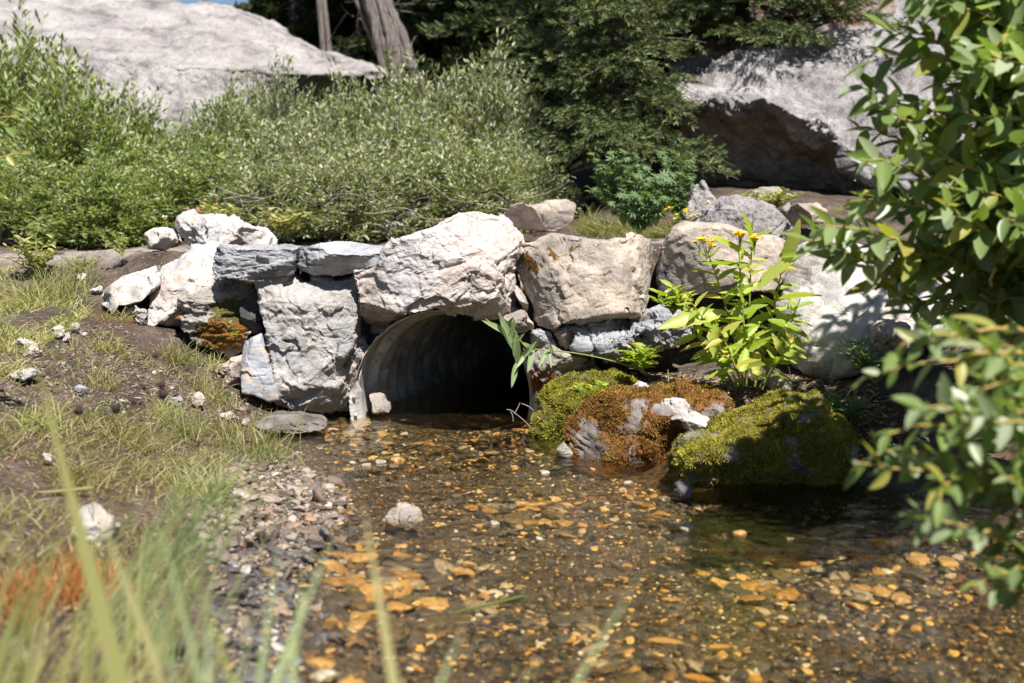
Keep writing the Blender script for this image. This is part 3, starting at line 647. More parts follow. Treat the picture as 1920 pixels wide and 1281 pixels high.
# pebbles
V_, F_ = cube_grid(3); sph = V_/np.linalg.norm(V_, axis=1)[:, None]
pebt = []
for k in range(8):
    rs = np.random.default_rng(k); q = sph*np.array([1, rs.uniform(.6, 1), rs.uniform(.26, .42)])
    for _ in range(6):
        nn = rs.normal(size=3); nn /= np.linalg.norm(nn); h = q@nn; q = q-np.clip(h-rs.uniform(.35, .75), 0, None)[:, None]*nn
    pebt.append(q*.5*(1+.12*perlin(q*2.5+k*5)[:, None]))
def peb_mat(name, stops, rough):
    m = M(name); c = m.co(); r = m.geo().outputs['Random Per Island']; oi = m.new('ObjectInfo').outputs['Random']
    rr = m.math('FRACT', m.math('ADD', r, m.math('MULTIPLY', oi, 7.3)))
    col = m.ramp(rr, stops, 'CONSTANT'); n = m.noise(m.wpos(), 120, 5, .7)
    col = m.mix(.8, col, m.ramp(n, [(.3, (.5, .48, .45)), (.6, (1.1, 1.1, 1.1))]), 'MULTIPLY')
    return m.done(col, rough, m.bump(n, .6, .004))
MAT['pebwet'] = peb_mat('streambed_pebbles', [(0, (.045, .039, .03)), (.18, (.10, .083, .06)), (.32, (.022, .02, .018)), (.42, (.20, .155, .10)), (.53, (.50, .29, .09)), (.58, (.075, .07, .06)), (.68, (.66, .44, .16)), (.74, (.13, .115, .10)), (.84, (.26, .13, .045)), (.88, (.50, .41, .27)), (.92, (.085, .085, .08)), (.97, (.66, .62, .54))], .12)
MAT['pebdry'] = peb_mat('dry_gravel', [(0, (.22, .17, .135)), (.18, (.32, .25, .20)), (.32, (.11, .085, .07)), (.46, (.36, .30, .25)), (.56, (.17, .13, .105)), (.7, (.32, .21, .13)), (.82, (.16, .13, .11)), (.95, (.50, .44, .38))], .6)
MAT['pebmud'] = peb_mat('muddy_chips', [(0, (.13, .10, .08)), (.3, (.18, .145, .12)), (.55, (.09, .07, .055)), (.75, (.24, .20, .17)), (.93, (.38, .34, .30))], .7)
MAT['pebmix'] = peb_mat('wet_shore_gravel', [(0, (.08, .07, .06)), (.2, (.17, .135, .10)), (.36, (.06, .05, .045)), (.5, (.26, .20, .14)), (.6, (.11, .10, .10)), (.74, (.28, .19, .10)), (.82, (.13, .12, .125)), (.93, (.45, .42, .38))], .3)
def flat_bases(N, tilt=.35):
    nrm = np.stack([RNG.normal(size=N)*tilt, RNG.normal(size=N)*tilt, np.ones(N)], 1); nrm /= np.linalg.norm(nrm, axis=1)[:, None]
    a_ = RNG.uniform(0, 2*np.pi, N); d = np.stack([np.cos(a_), np.sin(a_), 0*a_], 1); s = np.cross(d, nrm); s /= np.linalg.norm(s, axis=1)[:, None]
    return np.stack([np.cross(nrm, s), s, nrm], 2)
def sample_px(N, poly, zguess=0.0):
    """points on the ground whose picture falls inside a photo polygon"""
    poly = np.array(poly); out = []
    lo, hi = poly.min(0), poly.max(0)
    while len(out) < N:
        # uniform over ground: weight by depth
        a_ = RNG.uniform(lo[0], hi[0], 4*N); b_ = RNG.uniform(lo[1], hi[1], 4*N)
        ok = inpoly(a_, b_, poly); a_, b_ = a_[ok], b_[ok]
        u = (a_-960)/FPX; v_ = (640.5-b_)/FPX; dy = cp+v_*sp_; dz = -sp_+v_*cp
        z = np.full(len(a_), zguess)
        for _ in range(12):
            t_ = (z-CAMZ)/dz; x_, y_ = u*t_, dy*t_; z = .5*z+.5*height(x_, y_, False)
        wgt = y_**3/(y_**3).max(); keep = (RNG.uniform(size=len(a_)) < wgt) & (y_ < 12)
        out += list(zip(x_[keep], y_[keep]))
    out = np.array(out); random.shuffle(out) if 0 else None
    q_ = np.column_stack([out, height(out[:, 0], out[:, 1], False)]); ax, ay = proj(q_); out = out[inpoly(ax, ay, poly)]
    while len(out) < N: out = np.concatenate([out, out+RNG.normal(size=out.shape)*.01])
    return out[RNG.permutation(len(out))[:N]]
bedpoly = [(640, 800), (830, 770), (1000, 800), (1060, 870), (1250, 925), (1450, 950), (1640, 930), (1950, 1000), (1950, 1330), (560, 1330), (600, 1150), (620, 1050), (650, 940), (600, 880), (500, 840), (520, 810)]
N = 30000; xy = sample_px(N, bedpoly, -.07); z = height(xy[:, 0], xy[:, 1]); z = np.where(xy[:, 1] > 4.58, -.08, z)
size = np.clip(RNG.lognormal(math.log(.0110), .56, N), .005, .048)*np.clip(1+.9*fbm(np.column_stack([xy*2.2, z*0]), 2), .5, 1.7)*(1+.12*sstep(3.3, 2.2, xy[:, 1]))
mb = MB(); big = np.argsort(-size)[:200]; isbig = np.zeros(N, bool); isbig[big] = True
for k in range(8):
    s_ = (np.arange(N) % 8 == k) & ~isbig; n = s_.sum()
    pos = np.stack([xy[s_, 0], xy[s_, 1], z[s_]+size[s_]*.06], 1)
    mb.add(*scatter(pebt[k], F_, pos, flat_bases(n, .25), size[s_]*np.array(1.)))
tag(mb.build('gravel', MAT['pebwet'], loc=(0, 0, 0)), 'brown and amber gravel covering the bed of the stream', 'gravel', kind='stuff')
V6, F6 = cube_grid(7); sph6 = V6/np.linalg.norm(V6, axis=1)[:, None]; bigm = []
for k in range(8):
    rs = np.random.default_rng(k+50); q = sph6*np.array([1, rs.uniform(.6, .95), rs.uniform(.2, .32)])
    for _ in range(7):
        nn = rs.normal(size=3); nn /= np.linalg.norm(nn); h = q@nn; q = q-np.clip(h-rs.uniform(.35, .8), 0, None)[:, None]*nn
    bigm.append(q*.5*(1+.28*perlin(q*3.5+k*5)[:, None]))
def pebble_objs(name, xy, size, mat, label, group, lift=.12, tilt=.2):
    protos = []
    for k in range(8): 
        me_o = mesh_np(name, bigm[k], F6, MAT[mat], loc=(0, 0, 0)); protos.append(me_o)
    for i in range(len(xy)):
        o = protos[i] if i < 8 else protos[i % 8].copy()
        if i >= 8: C.objects.link(o)
        zz = height(np.array([xy[i, 0]]), np.array([xy[i, 1]]))[0] if xy[i, 1] < 4.58 else -.08
        o.location = (xy[i, 0], xy[i, 1], zz+size[i]*lift); o.scale = (size[i],)*3
        o.rotation_euler = (random.gauss(0, tilt), random.gauss(0, tilt), random.uniform(0, 6.3)); tag(o, label, 'pebble', group)
PC = {'golden': (.60, .39, .15), 'amber': (.46, .27, .09), 'dark grey': (.10, .09, .08), 'pale cream': (.42, .36, .26), 'olive brown': (.15, .12, .065)}
for i, (cn, cc) in enumerate(PC.items()):
    m = M(cn.replace(' ', '_')+'_pebble'); n_ = m.noise(m.wpos(), 80, 6, .75); MAT[cn] = m.done(m.ramp(n_, [(.3, [x*.35 for x in cc]), (.6, cc), (.8, [min(1, x*1.3) for x in cc])]), .2, m.bump(n_, .5, .003))
    b_ = big[i::5] if i else np.concatenate([big[i::5]])
    pebble_objs('pebble', xy[b_], size[b_]*1.15, cn, 'flat '+cn+' pebble lying under the shallow stream water', cn+' pebbles on the streambed')
barpoly = [(430, 850), (520, 850), (640, 900), (650, 950), (600, 1010), (500, 1040), (430, 1100), (470, 1281), (640, 1281), (640, 1100), (600, 1040), (400, 1010), (370, 960)]
barpoly2 = [(470, 845), (530, 850), (660, 905), (650, 960), (600, 1010), (540, 1060), (620, 1281), (400, 1281), (400, 1080), (340, 1010), (380, 940), (420, 890)]
# small stones breaking the surface; those outside the cluster added to catch sun glints
spots_ = [(660, 868), (680, 862), (700, 858), (712, 866), (728, 858), (745, 862), (690, 872), (735, 874), (1110, 880), (1020, 885), (960, 950), (975, 945), (1180, 905), (1245, 935), (900, 985), (925, 980), (640, 1005), (1040, 935), (1340, 975), (1480, 1010), (1390, 1000), (1290, 990), (860, 930), (1130, 955), (1010, 1010)]
rs = np.random.default_rng(61); me8 = []
for k, (a_, b_) in enumerate(spots_):
    q = G(a_, b_, 0); z_ = float(rs.uniform(.014, .028)); bm_ = bigm[k % 8]*np.array([1, 1, 1.7])*z_*1.5; c_ = np.array([q[0], q[1], -.002])
    tag(mesh_np('pebble', bm_, F6, MAT[['pale cream', 'olive brown', 'amber'][k % 3]], loc=(0, 0, 0)), 'small stone of the little cluster breaking the surface below the pipe' if k < 8 else 'small wet stone added at the stream surface to catch sun glints', 'pebble', 'stones of the cluster below the pipe' if k < 8 else 'small stones added at the surface for glints').location = tuple(c_)
bar = [(390, 900), (460, 856), (530, 858), (650, 915), (665, 965), (610, 1020), (520, 1060), (400, 1060), (350, 980)]
shoal = [(380, 1000), (600, 1000), (680, 1060), (720, 1310), (380, 1310), (400, 1100)]
for poly, N, mt, lab, plab, g_ in ((bar, 2600, 'pebdry', 'pale gravel bar at the left edge of the stream', 'pale grey or pinkish pebble on the gravel bar at left', 'larger pebbles on the gravel bar'),
                              (shoal, 3600, 'pebmix', 'wet grey gravel along the lower left shore', 'wet grey or tan pebble on the lower left shore', 'larger pebbles on the wet shore')):
    xy = sample_px(N, poly, .01); z = height(xy[:, 0], xy[:, 1]); size = np.clip(RNG.lognormal(math.log(.013), .5, N), .005, .055)
    order = np.argsort(-size); bigd = order[:50]; rest = order[50:]; mb = MB()
    for k in range(8):
        s_ = rest[k::8]; mb.add(*scatter(pebt[k], F_, np.stack([xy[s_, 0], xy[s_, 1], z[s_]+size[s_]*.1], 1), flat_bases(len(s_), .4), size[s_]))
    tag(mb.build('gravel', MAT[mt], loc=(0, 0, 0)), lab, 'gravel', kind='stuff')
    pebble_objs('pebble', xy[bigd], size[bigd]*1.15, mt, plab, g_, .15, .4)
# scree on the mud bank and litter soil on the right
for poly, nn, lab in (([(0, 620), (250, 600), (420, 680), (520, 770), (440, 800), (300, 800), (60, 760), (0, 780)], 5200, 'small stone chips scattered over the muddy left bank'),
                  ([(1010, 700), (1500, 700), (1700, 800), (1650, 900), (1400, 800), (1100, 780)], 1400, 'stone crumbs on the dark soil above the mossy rocks'),
                  ([(0, 450), (700, 440), (700, 456), (300, 480), (0, 520)], 1800, 'fine grit on the dirt path behind the wall')):
    xy = sample_px(nn, poly, .2); z = height(xy[:, 0], xy[:, 1]); size = np.clip(RNG.lognormal(math.log(.006), .6, nn), .0025, .03); mb = MB()
    for k in range(8):
        s_ = np.arange(nn) % 8 == k; mb.add(*scatter(pebt[k], F_, np.stack([xy[s_, 0], xy[s_, 1], z[s_]], 1), flat_bases(s_.sum(), .4), size[s_]))
    tag(mb.build('gravel', MAT['pebmud'], loc=(0, 0, 0)), lab, 'gravel', kind='stuff')

# ------------------------------------------------------------------ mossy rocks
def moss_cover(v, F, wgt, N, size, cols, parent, name='moss', seed=1):
    rs = np.random.default_rng(seed); tri = v[F]; c_ = tri.mean(1); nf = np.cross(tri[:, 1]-tri[:, 0], tri[:, 3]-tri[:, 0]); ar = np.linalg.norm(nf, axis=1)
    wf = wgt[F].mean(1)*ar*(c_[:, 2] > -.01); nf = nf/(ar[:, None]+1e-12); i = rs.choice(len(F), N, p=wf/wf.sum())
    uv = rs.uniform(size=(N, 2)); t4 = tri[i]; pos = (t4[:, 0]*(1-uv[:, :1])+t4[:, 1]*uv[:, :1])*(1-uv[:, 1:])+(t4[:, 3]*(1-uv[:, :1])+t4[:, 2]*uv[:, :1])*uv[:, 1:]
    d = nf[i]+rs.normal(size=(N, 3))*.45+np.array([0, 0, .25]); clump = .55+.6*np.clip(perlin(pos*45)+.5, 0, 1.4)
    tv, tf = leaf_t(2, .34, .25, .3); tv = tv*np.array([1, 1, 1])
    vv, ff = scatter(tv, tf, pos-nf[i]*.002, basis(d), size*clump*rs.uniform(.6, 1.3, N))
    return mesh_np(name, vv, ff, cols, parent)
m = M('living_moss'); p = m.wpos(); r = m.geo().outputs['Random Per Island']
n1 = m.noise(p, 9, 4, .6); 
def mossmat(name, a_, b_, c_):
    m = M(name); p = m.wpos(); r = m.geo().outputs['Random Per Island']; f = m.math('ADD', m.math('MULTIPLY', m.noise(p, 11, 4, .65), .75), m.math('MULTIPLY', r, .25))
    col = m.ramp(f, [(.38, a_), (.5, b_), (.64, c_)]); m.done(col, .8)
    tr = m.new('BsdfTranslucent', {'Color': col}); mx = m.new('MixShader', {0: .25, 1: m.b.outputs[0], 2: tr.outputs[0]}); m.link(mx.outputs[0], m.out.inputs['Surface']); return m.m
MAT['moss_green'] = mossmat('green_moss', (.12, .13, .015), (.30, .28, .03), (.44, .38, .05))
MAT['moss_rust'] = mossmat('rust_moss', (.12, .065, .02), (.30, .155, .03), (.40, .28, .05))
MAT['moss_mix'] = mossmat('olive_moss', (.16, .12, .02), (.32, .29, .03), (.50, .46, .07))
MG = 'moss-covered rocks at the right edge of the stream'
def mossy(pts, Y, T, lab, seed, mm, N, size, bare=(), rust=None, **kw):
    v, F = rock_shape(pts, Y, T, seed, bevel=.95, bd=.9, facets=2, **kw)
    px, py = proj(v); wgt = np.clip(fbm(v*9+seed, 3)*2.2+1.25, 0, 1)
    jx, jy = px+fbm(v*20, 3)*10, py+fbm(v*20+4, 3)*10
    for b_ in bare: wgt = wgt*~inpoly(jx, jy, b_)
    at = {'moss': wgt*(0 if rust else 1), 'rust': wgt*(1 if rust else 0)}
    return v, F, wgt, at
def mossy_rock(pts, Y, T, lab, seed, mm, N, size, bare=(), rust=None, mat='mossrock', **kw):
    v, F, wgt, at = mossy(pts, Y, T, lab, seed, mm, N, size, bare, rust, **kw)
    o = mesh_np('mossy_rock', v, F, MAT[mat], attrs=at); tag(o, lab, 'rock', MG)
    moss_cover(v, F, wgt, N, size, MAT[mm], o, seed=seed); return o
mossy_rock(c5([(105, 930), (130, 830), (190, 760), (260, 725), (350, 705), (460, 710), (530, 745), (540, 830), (400, 880), (300, 960), (280, 1030), (200, 1040), (120, 1010)]), 3.98, .5, 'rock under bright yellow green moss just right of pipe mouth', 401, 'moss_green', 26000, .011, n=64, amp=.018, fr=7, lean=.5)
whitepoly = c5([(585, 830), (620, 838), (660, 820), (740, 822), (760, 865), (845, 905), (830, 930), (790, 955), (755, 945), (735, 910), (690, 885), (640, 880), (600, 850)])
greyp = c5([(275, 960), (300, 915), (350, 905), (395, 925), (390, 990), (380, 1060), (330, 1075), (280, 1040)])
mossy_rock(c5([(250, 900), (330, 830), (420, 790), (560, 775), (800, 765), (900, 790), (925, 880), (850, 940), (790, 980), (740, 1030), (730, 1110), (690, 1180), (560, 1180), (430, 1150), (330, 1110), (270, 1040)]), 3.58, .6, 'rock under rust-orange moss with bare white patch on top', 403, 'moss_rust', 40000, .010, bare=[whitepoly, greyp], rust=True, n=84, amp=.022, fr=6, lean=.55)
mossy_rock(c5([(690, 1060), (730, 990), (800, 950), (900, 905), (1050, 862), (1200, 825), (1290, 835), (1370, 900), (1420, 1000), (1410, 1110), (1320, 1210), (1150, 1260), (950, 1260), (800, 1230), (725, 1180), (690, 1110)]), 3.22, .62, 'largest mossy rock, green, half shaded by the willow bush', 405, 'moss_mix', 60000, .010, n=84, amp=.022, fr=6, lean=.5)
# bare pale patch: its own stone face showing through the rust moss
stone('pale_stone', 'mosswhite', whitepoly, 3.66, .10, 'white stone showing through the rust moss', 407, 'stones set in the moss', n=40, amp=.008, fr=16, lean=.9, facets=3)
stone('pale_stone', 'mosswhite', c5([(515, 790), (560, 750), (605, 775), (600, 800), (540, 805)]), 3.95, .1, 'small white triangular stone behind the rust moss', 409, 'stones set in the moss', n=32, amp=.006, fr=16, lean=.4)
stone('pale_stone', 'lime2', c5([(1090, 745), (1140, 728), (1190, 755), (1180, 780), (1110, 785)]), 3.95, .12, 'tan stone on dark soil behind the largest mossy rock', 411, 'stones set in the moss', n=32, amp=.006, fr=16, lean=.4)
stone('wet_stone', 'dark', [(1262, 905), (1280, 898), (1300, 915), (1295, 935), (1262, 932)], 3.2, .06, 'small wet dark stone between the two mossy rocks at water', 413, n=24, amp=.003, fr=20, bevel=.7, bd=.8)
stone('wet_stone', 'umber', c5([(205, 1025), (240, 1005), (275, 1040), (265, 1060), (215, 1050)]), 3.75, .08, 'brown wet stone at waterline below bright green moss', 415, n=24, amp=.004, fr=18)
# moss on wall stones
for k, (mm, N, sz) in {'l3': ('moss_mix', 9000, .006), 'r1': ('moss_rust', 2600, .006), 's21': ('moss_rust', 1500, .006)}.items():
    o, v, F, at = S[k]; wg = at.get('moss', 0)+at.get('rust', 0)*.7*np.ones(len(v)); wg = np.clip(wg-.3, 0, 1)*(np.arange(len(v)) >= 0)
    o_ = moss_cover(v, F, wg, N, sz, MAT[mm], o, seed=5)

# ------------------------------------------------------------------ far boulders
def loft(rows, nseg, nt, amp, fr, seed, crag=.6):
    """rows: list of polylines of (px,py,Y); each resampled to nseg, then blended over nt steps"""
    R_ = []
    for r in rows:
        p = np.array([P(*q) for q in r]); d = np.concatenate([[0], np.cumsum(np.linalg.norm(np.diff(p, axis=0), axis=1))]); s = np.linspace(0, d[-1], nseg)
        R_.append(np.stack([np.interp(s, d, p[:, k]) for k in range(3)], 1))
    R_ = np.array(R_); T_ = np.linspace(0, len(rows)-1, nt); k0 = np.clip(T_.astype(int), 0, len(rows)-2); f = (T_-k0)[:, None, None]
    v = (R_[k0]*(1-f)+R_[k0+1]*f).reshape(-1, 3); F = quads(nt, nseg, 0, False)
    n = vnormals(v, F); q = v+seed*3.3
    d1, d2, rid, tl = cells(q*fr*.9)
    d = amp*fbm(q*fr, 5)+amp*.35*crag*fbm(q*fr*4, 4, True)+amp*crag*(.4*((rid % 13)/13-.5)+tl)
    return v+n*d[:, None], F
v, F = loft([[(-500, -150, 17), (0, -60, 17), (290, -14, 17), (345, 10, 16.5), (400, 6, 16.4), (470, 26, 16.3), (600, 95, 16), (780, 160, 16)],
             [(-500, -60, 15.5), (-100, -25, 15.5), (150, -6, 15.5), (330, 10, 15.3), (450, 28, 15), (560, 80, 14.6), (640, 108, 14.2), (722, 136, 14)],
             [(-500, 60, 12.8), (0, 90, 12.8), (250, 110, 12.6), (420, 124, 12.4), (540, 138, 12.3), (640, 140, 12.9), (718, 140, 13.8)],
             [(-500, 200, 12.2), (0, 220, 12.2), (220, 260, 12.0), (330, 280, 12), (480, 240, 12.2), (560, 200, 12.9), (640, 190, 13.6), (716, 150, 14)],
             [(-500, 420, 12.5), (0, 420, 12.5), (220, 420, 12.3), (330, 420, 12.3), (480, 420, 12.6), (560, 420, 13.4), (640, 400, 14), (716, 380, 14.5)]], 320, 240, .07, 1.6, 3)
tag(mesh_np('boulder', v, F, MAT['granite']), 'huge pale granite boulder sloping down behind the willow hedge at left', 'boulder', 'huge granite boulders')
v, F = loft([[(1180, -60, 11), (1450, -120, 11), (1800, -160, 11), (2300, -200, 11)],
             [(1240, 90, 9.6), (1400, 20, 10), (1640, -30, 10), (2300, -80, 10)],
             [(1270, 170, 8.8), (1330, 120, 8.9), (1480, 60, 9.2), (1700, 20, 9.2), (2300, 0, 9.2)],
             [(1285, 195, 8.3), (1330, 190, 8.25), (1385, 198, 8.2), (1430, 182, 8.2), (1470, 205, 8.1), (1500, 222, 8.1), (1545, 240, 8.0), (1575, 262, 7.9), (1590, 320, 7.8), (1640, 345, 7.7), (1900, 380, 7.6), (2300, 380, 7.6)],
             [(1275, 240, 8.6), (1330, 250, 8.55), (1385, 260, 8.5), (1430, 260, 8.5), (1500, 285, 8.4), (1545, 305, 8.3), (1580, 340, 8.15), (1640, 370, 8.1), (1900, 410, 8), (2300, 410, 8)],
             [(1240, 400, 9.0), (1330, 400, 8.9), (1430, 400, 8.8), (1545, 405, 8.6), (1590, 405, 8.4), (1640, 410, 8.3), (1900, 430, 8.2), (2300, 440, 8.2)]], 240, 220, .06, 2.4, 9, 1.0)
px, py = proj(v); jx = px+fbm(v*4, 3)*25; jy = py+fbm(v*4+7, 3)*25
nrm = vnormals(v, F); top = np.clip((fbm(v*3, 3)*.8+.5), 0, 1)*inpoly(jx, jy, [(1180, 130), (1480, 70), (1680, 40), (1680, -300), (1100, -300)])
brown = inpoly(jx, jy, [(1250, 225), (1420, 215), (1560, 290), (1610, 420), (1200, 420)])*np.clip(fbm(v*2.5+3, 3)+.75, 0, 1)  # brown underside tone, painted lighter in place of missing bounce light
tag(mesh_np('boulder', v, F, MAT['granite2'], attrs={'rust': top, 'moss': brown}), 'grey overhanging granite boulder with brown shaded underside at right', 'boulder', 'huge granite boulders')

# ------------------------------------------------------------------ willow shrubs
MAT['willow_bg'] = leaf_mat('grey_green_willow_leaves', [(.14, .17, .08), (.26, .29, .15), (.36, .38, .24), (.17, .21, .08), (.47, .47, .32), (.22, .26, .10), (.30, .28, .12)], .3, .42, .5)
MAT['willow_bg2'] = leaf_mat('green_willow_leaves', [(.13, .18, .05), (.21, .27, .08), (.31, .36, .15), (.16, .21, .06), (.42, .44, .22), (.24, .27, .07)], .35, .42, .5)
MAT['willow_fg'] = leaf_mat('near_willow_leaves', [(.15, .22, .07), (.22, .29, .11), (.32, .38, .21), (.10, .16, .045), (.42, .47, .31), (.17, .25, .05), (.20, .28, .08), (.15, .22, .05), (.42, .38, .09)], .42, .36, .5)
MAT['twig'] = bark_mat('brown_twigs', (.10, .06, .035), (.26, .19, .13), 3)
MAT['twig_grey'] = bark_mat('grey_twigs', (.16, .13, .11), (.38, .33, .29), 3)
MAT['twig_y'] = bark_mat('orange_willow_twigs', (.34, .22, .06), (.52, .40, .12), 3)
lt3 = leaf_t(3, .38, .15, .3)
def willow_parts(Wd, Hd, Dd, nshoot, nleaf, ll, seed, droop=.0):
    global RNG
    rs = np.random.default_rng(seed); RNG = rs; stems = MB(); pos = []; dirs = []; sc_ = []
    for k in range(nshoot):
        a_ = rs.uniform(0, 2*np.pi); e = math.acos(rs.uniform(.0, 1)); rr = rs.uniform(.72, 1.06)
        end = np.array([math.sin(e)*math.cos(a_)*Wd/2, math.sin(e)*math.sin(a_)*Dd/2, math.cos(e)*Hd*.95+.05])*rr
        end[2] *= 1+.25*perlin(np.array([[end[0]*2+seed, end[1]*2, 0]]))[0]
        st = np.array([rs.normal()*Wd*.1, rs.normal()*Dd*.1, -.03]); mid = (st*.45+end*.55)+np.array([end[0]*.12, end[1]*.12, Hd*.16])
        c_ = bez(st, mid, end, 14); c_ += rs.normal(size=c_.shape)*.008*np.linspace(0, 1, 14)[:, None]
        stems.add(*tube(c_, np.linspace(.006, .0012, 14), 4))
        tg = np.gradient(c_, axis=0); tg /= np.linalg.norm(tg, axis=1)[:, None]
        t_ = rs.uniform(.35, 1, nleaf)**.8; ix = t_*13; i0 = np.minimum(ix.astype(int), 12); f = (ix-i0)[:, None]
        pp = c_[i0]*(1-f)+c_[i0+1]*f; ax = tg[i0]
        rad = rs.normal(size=(nleaf, 3)); rad -= (rad*ax).sum(1)[:, None]*ax; rad /= np.linalg.norm(rad, axis=1)[:, None]
        off = rs.uniform(0, .055, nleaf)[:, None]
        pos.append(pp+rad*off); dirs.append(rad*.75+ax*.7+np.array([0, 0, .25])); sc_.append(ll*rs.uniform(.6, 1.2, nleaf))
    pos = np.concatenate(pos); dirs = np.concatenate(dirs); up = np.tile([0, 0, 1.], (len(pos), 1))+rs.normal(size=(len(pos), 3))*.5
    lv = scatter(*lt3, pos, basis(dirs, up), np.concatenate(sc_)); return lv, stems
def shrub_proto(seed, Wd, Hd, Dd, ns, nl, ll, mat, twig='twig_grey'):
    t = empty('willow_shrub', (0, 0, 0), 'willow shrub', 'shrub', 'willow shrubs hedging the far side of the path')
    (lv, lf), st = willow_parts(Wd, Hd, Dd, ns, nl, ll, seed)
    st.build('stems', MAT[twig], t); mesh_np('foliage', lv, lf, MAT[mat], t); return t
def ground_at(x, y): return float(height(np.array([x]), np.array([y]), False)[0])
pr = [shrub_proto(501, 1.25, 1., 1.0, 260, 42, .043, 'willow_bg'), shrub_proto(502, 1.2, 1., .9, 260, 42, .045, 'willow_bg2'), shrub_proto(503, 1.3, 1., 1., 250, 40, .040, 'willow_bg')]
spots = [ # px, Y, top py, proto, width scale, label
    (40, 7.3, 290, 1, 1.0, 'low bright green willow at the photo left edge above grass strip'),
    (200, 7.2, 300, 1, 1.0, 'bright green willow left of the white flower'),
    (360, 7.4, 285, 1, .95, 'green willow right above the white knobby stone'),
    (520, 7.3, 290, 2, 1.0, 'grey green willow above the long grey block'),
    (690, 7.2, 270, 2, 1.05, 'twiggy pale willow above the blue grey slab'),
    (860, 7.3, 255, 0, 1.0, 'willow shrub directly above the arch stone'),
    (970, 7.9, 250, 0, .75, 'silvery willow beside the dark cave shade'),
    (60, 9.0, 55, 1, 1.25, 'tall dark green willow at upper left in front of boulder'),
    (-120, 8.6, 60, 1, 1.2, 'tall willow cut by the left edge of photo'),
    (240, 8.8, 180, 1, 1.0, 'willow in the notch where the boulder shows through'),
    (420, 8.8, 172, 1, .85, 'willow before the lower edge of the pale boulder'),
    (510, 9.4, 128, 0, .7, 'willow tip beside the dark hollow under pale boulder'),
    (640, 8.9, 150, 0, 1.0, 'rounded silvery willow under the boulder tip'),
    (790, 8.8, 120, 0, 1.0, 'tallest silvery willow in front of the weathered trunk'),
    (920, 8.8, 105, 0, 1.0, 'silvery willow touching the left side of the fir'),
    (560, 8.1, 215, 2, 1.0, 'pale willow in the middle row of hedge'),
    (760, 8.0, 195, 0, 1.0, 'silvery willow in the middle row near the arch stone'),
    (300, 8.1, 265, 1, .9, 'green willow in the middle row near the notch'),
    (130, 8.3, 120, 1, 1.15, 'green willow in the middle row at left')]
used = set()
for i, (px, Y, ty, k, ws_, lab) in enumerate(spots):
    o = pr[k] if k not in used else copy_tree(pr[k]); used.add(k)
    g = P(px, 400, Y); zb = ground_at(g[0], Y)-.03; zt = zb+(P(px, ty, Y)[2]-zb)*1.06
    o.location = (g[0], Y, zb); o.scale = (ws_, ws_*.9, (zt-zb)/1.0); o.rotation_euler = (0, 0, i*1.7); o['label'] = lab

# near willow at the right, its twigs traced and filled
lt5 = leaf_t(6, .40, .20, .22)
def near_twigs(name, twigs, ll, label, seed, fill=None, parentloc=None, dens=.021, leafw=1.0):
    """twigs: list of (start(px,py,Y), end(px,py,Y), sag)"""
    global RNG
    rs = np.random.default_rng(seed); RNG = rs; t = empty(name, parentloc, label, 'shrub', 'willow shrubs growing on the banks'); st = MB(); pos = []; dirs = []; s_ = []
    for a_, b_, sag in twigs:
        A, B = P(*a_), P(*b_); mid = (A+B)/2+np.array([rs.normal()*.04, rs.normal()*.04, sag]); n = 14; c_ = bez(A, mid, B, n)
        c_ += rs.normal(size=c_.shape)*.003
        st.add(*tube(c_, np.linspace(.0036, .0014, n), 6)); L_ = np.linalg.norm(np.diff(c_, axis=0), axis=1).sum()
        m_ = max(5, int(L_/dens)); tt = np.linspace(.12, 1, m_)+rs.normal(size=m_)*.01; tt = np.clip(tt, 0, 1); ix = tt*(n-1); i0 = np.minimum(ix.astype(int), n-2); f = (ix-i0)[:, None]
        tg = np.gradient(c_, axis=0); tg /= np.linalg.norm(tg, axis=1)[:, None]; ax = tg[i0]; pp = c_[i0]*(1-f)+c_[i0+1]*f
        ph = np.arange(m_)*2.4+rs.uniform(0, 6); s1 = np.cross(ax, [0.1, .2, 1]); s1 /= np.linalg.norm(s1, axis=1)[:, None]; s2 = np.cross(ax, s1)
        rad = np.cos(ph)[:, None]*s1+np.sin(ph)[:, None]*s2
        pos.append(pp); dirs.append(rad*.8+ax*.75+rs.normal(size=(m_, 3))*.15); s_.append(ll*rs.uniform(.55, 1.1, m_)*(1-.35*tt**3))
    pos = np.concatenate(pos); dirs = np.concatenate(dirs); up = np.tile([0, -.4, 1.], (len(pos), 1))+rs.normal(size=(len(pos), 3))*.45
    st.build('stems', MAT['twig_y'], t); lv, lf = scatter(*lt5, pos, basis(dirs, up), np.concatenate(s_)[:, None]*np.array([leafw, 1, 1])); mesh_np('foliage', lv, lf, MAT['willow_fg'], t); return t
rs = np.random.default_rng(77); tw = []
def fan(n, sx, sy, sY, ex, ey, eY, sag=.05):
    for _ in range(n):
        f = rs.uniform(); a_ = (rs.uniform(*sx), sy[0]+(sy[1]-sy[0])*f+rs.normal()*40, rs.uniform(*sY)); b_ = (rs.uniform(*ex), ey[0]+(ey[1]-ey[0])*f+rs.normal()*30, rs.uniform(*eY)); tw.append((a_, b_, sag*rs.uniform(-.3, 1)))
for e in [(1690, -10), (1655, 60), (1625, 110), (1600, 165), (1610, 240), (1620, 300), (1600, 375), (1545, 420), (1520, 450), (1560, 480), (1650, 470), (1640, 190), (1700, 330), (1640, 395)]:
    tw.append(((e[0]+rs.uniform(180, 330), e[1]+rs.uniform(60, 200), 2.8), (e[0], e[1], rs.uniform(2.45, 2.75)), .06))
fan(24, (1850, 2150), (0, 600), (2.5, 3.0), (1700, 1850), (-40, 440), (2.4, 2.9))
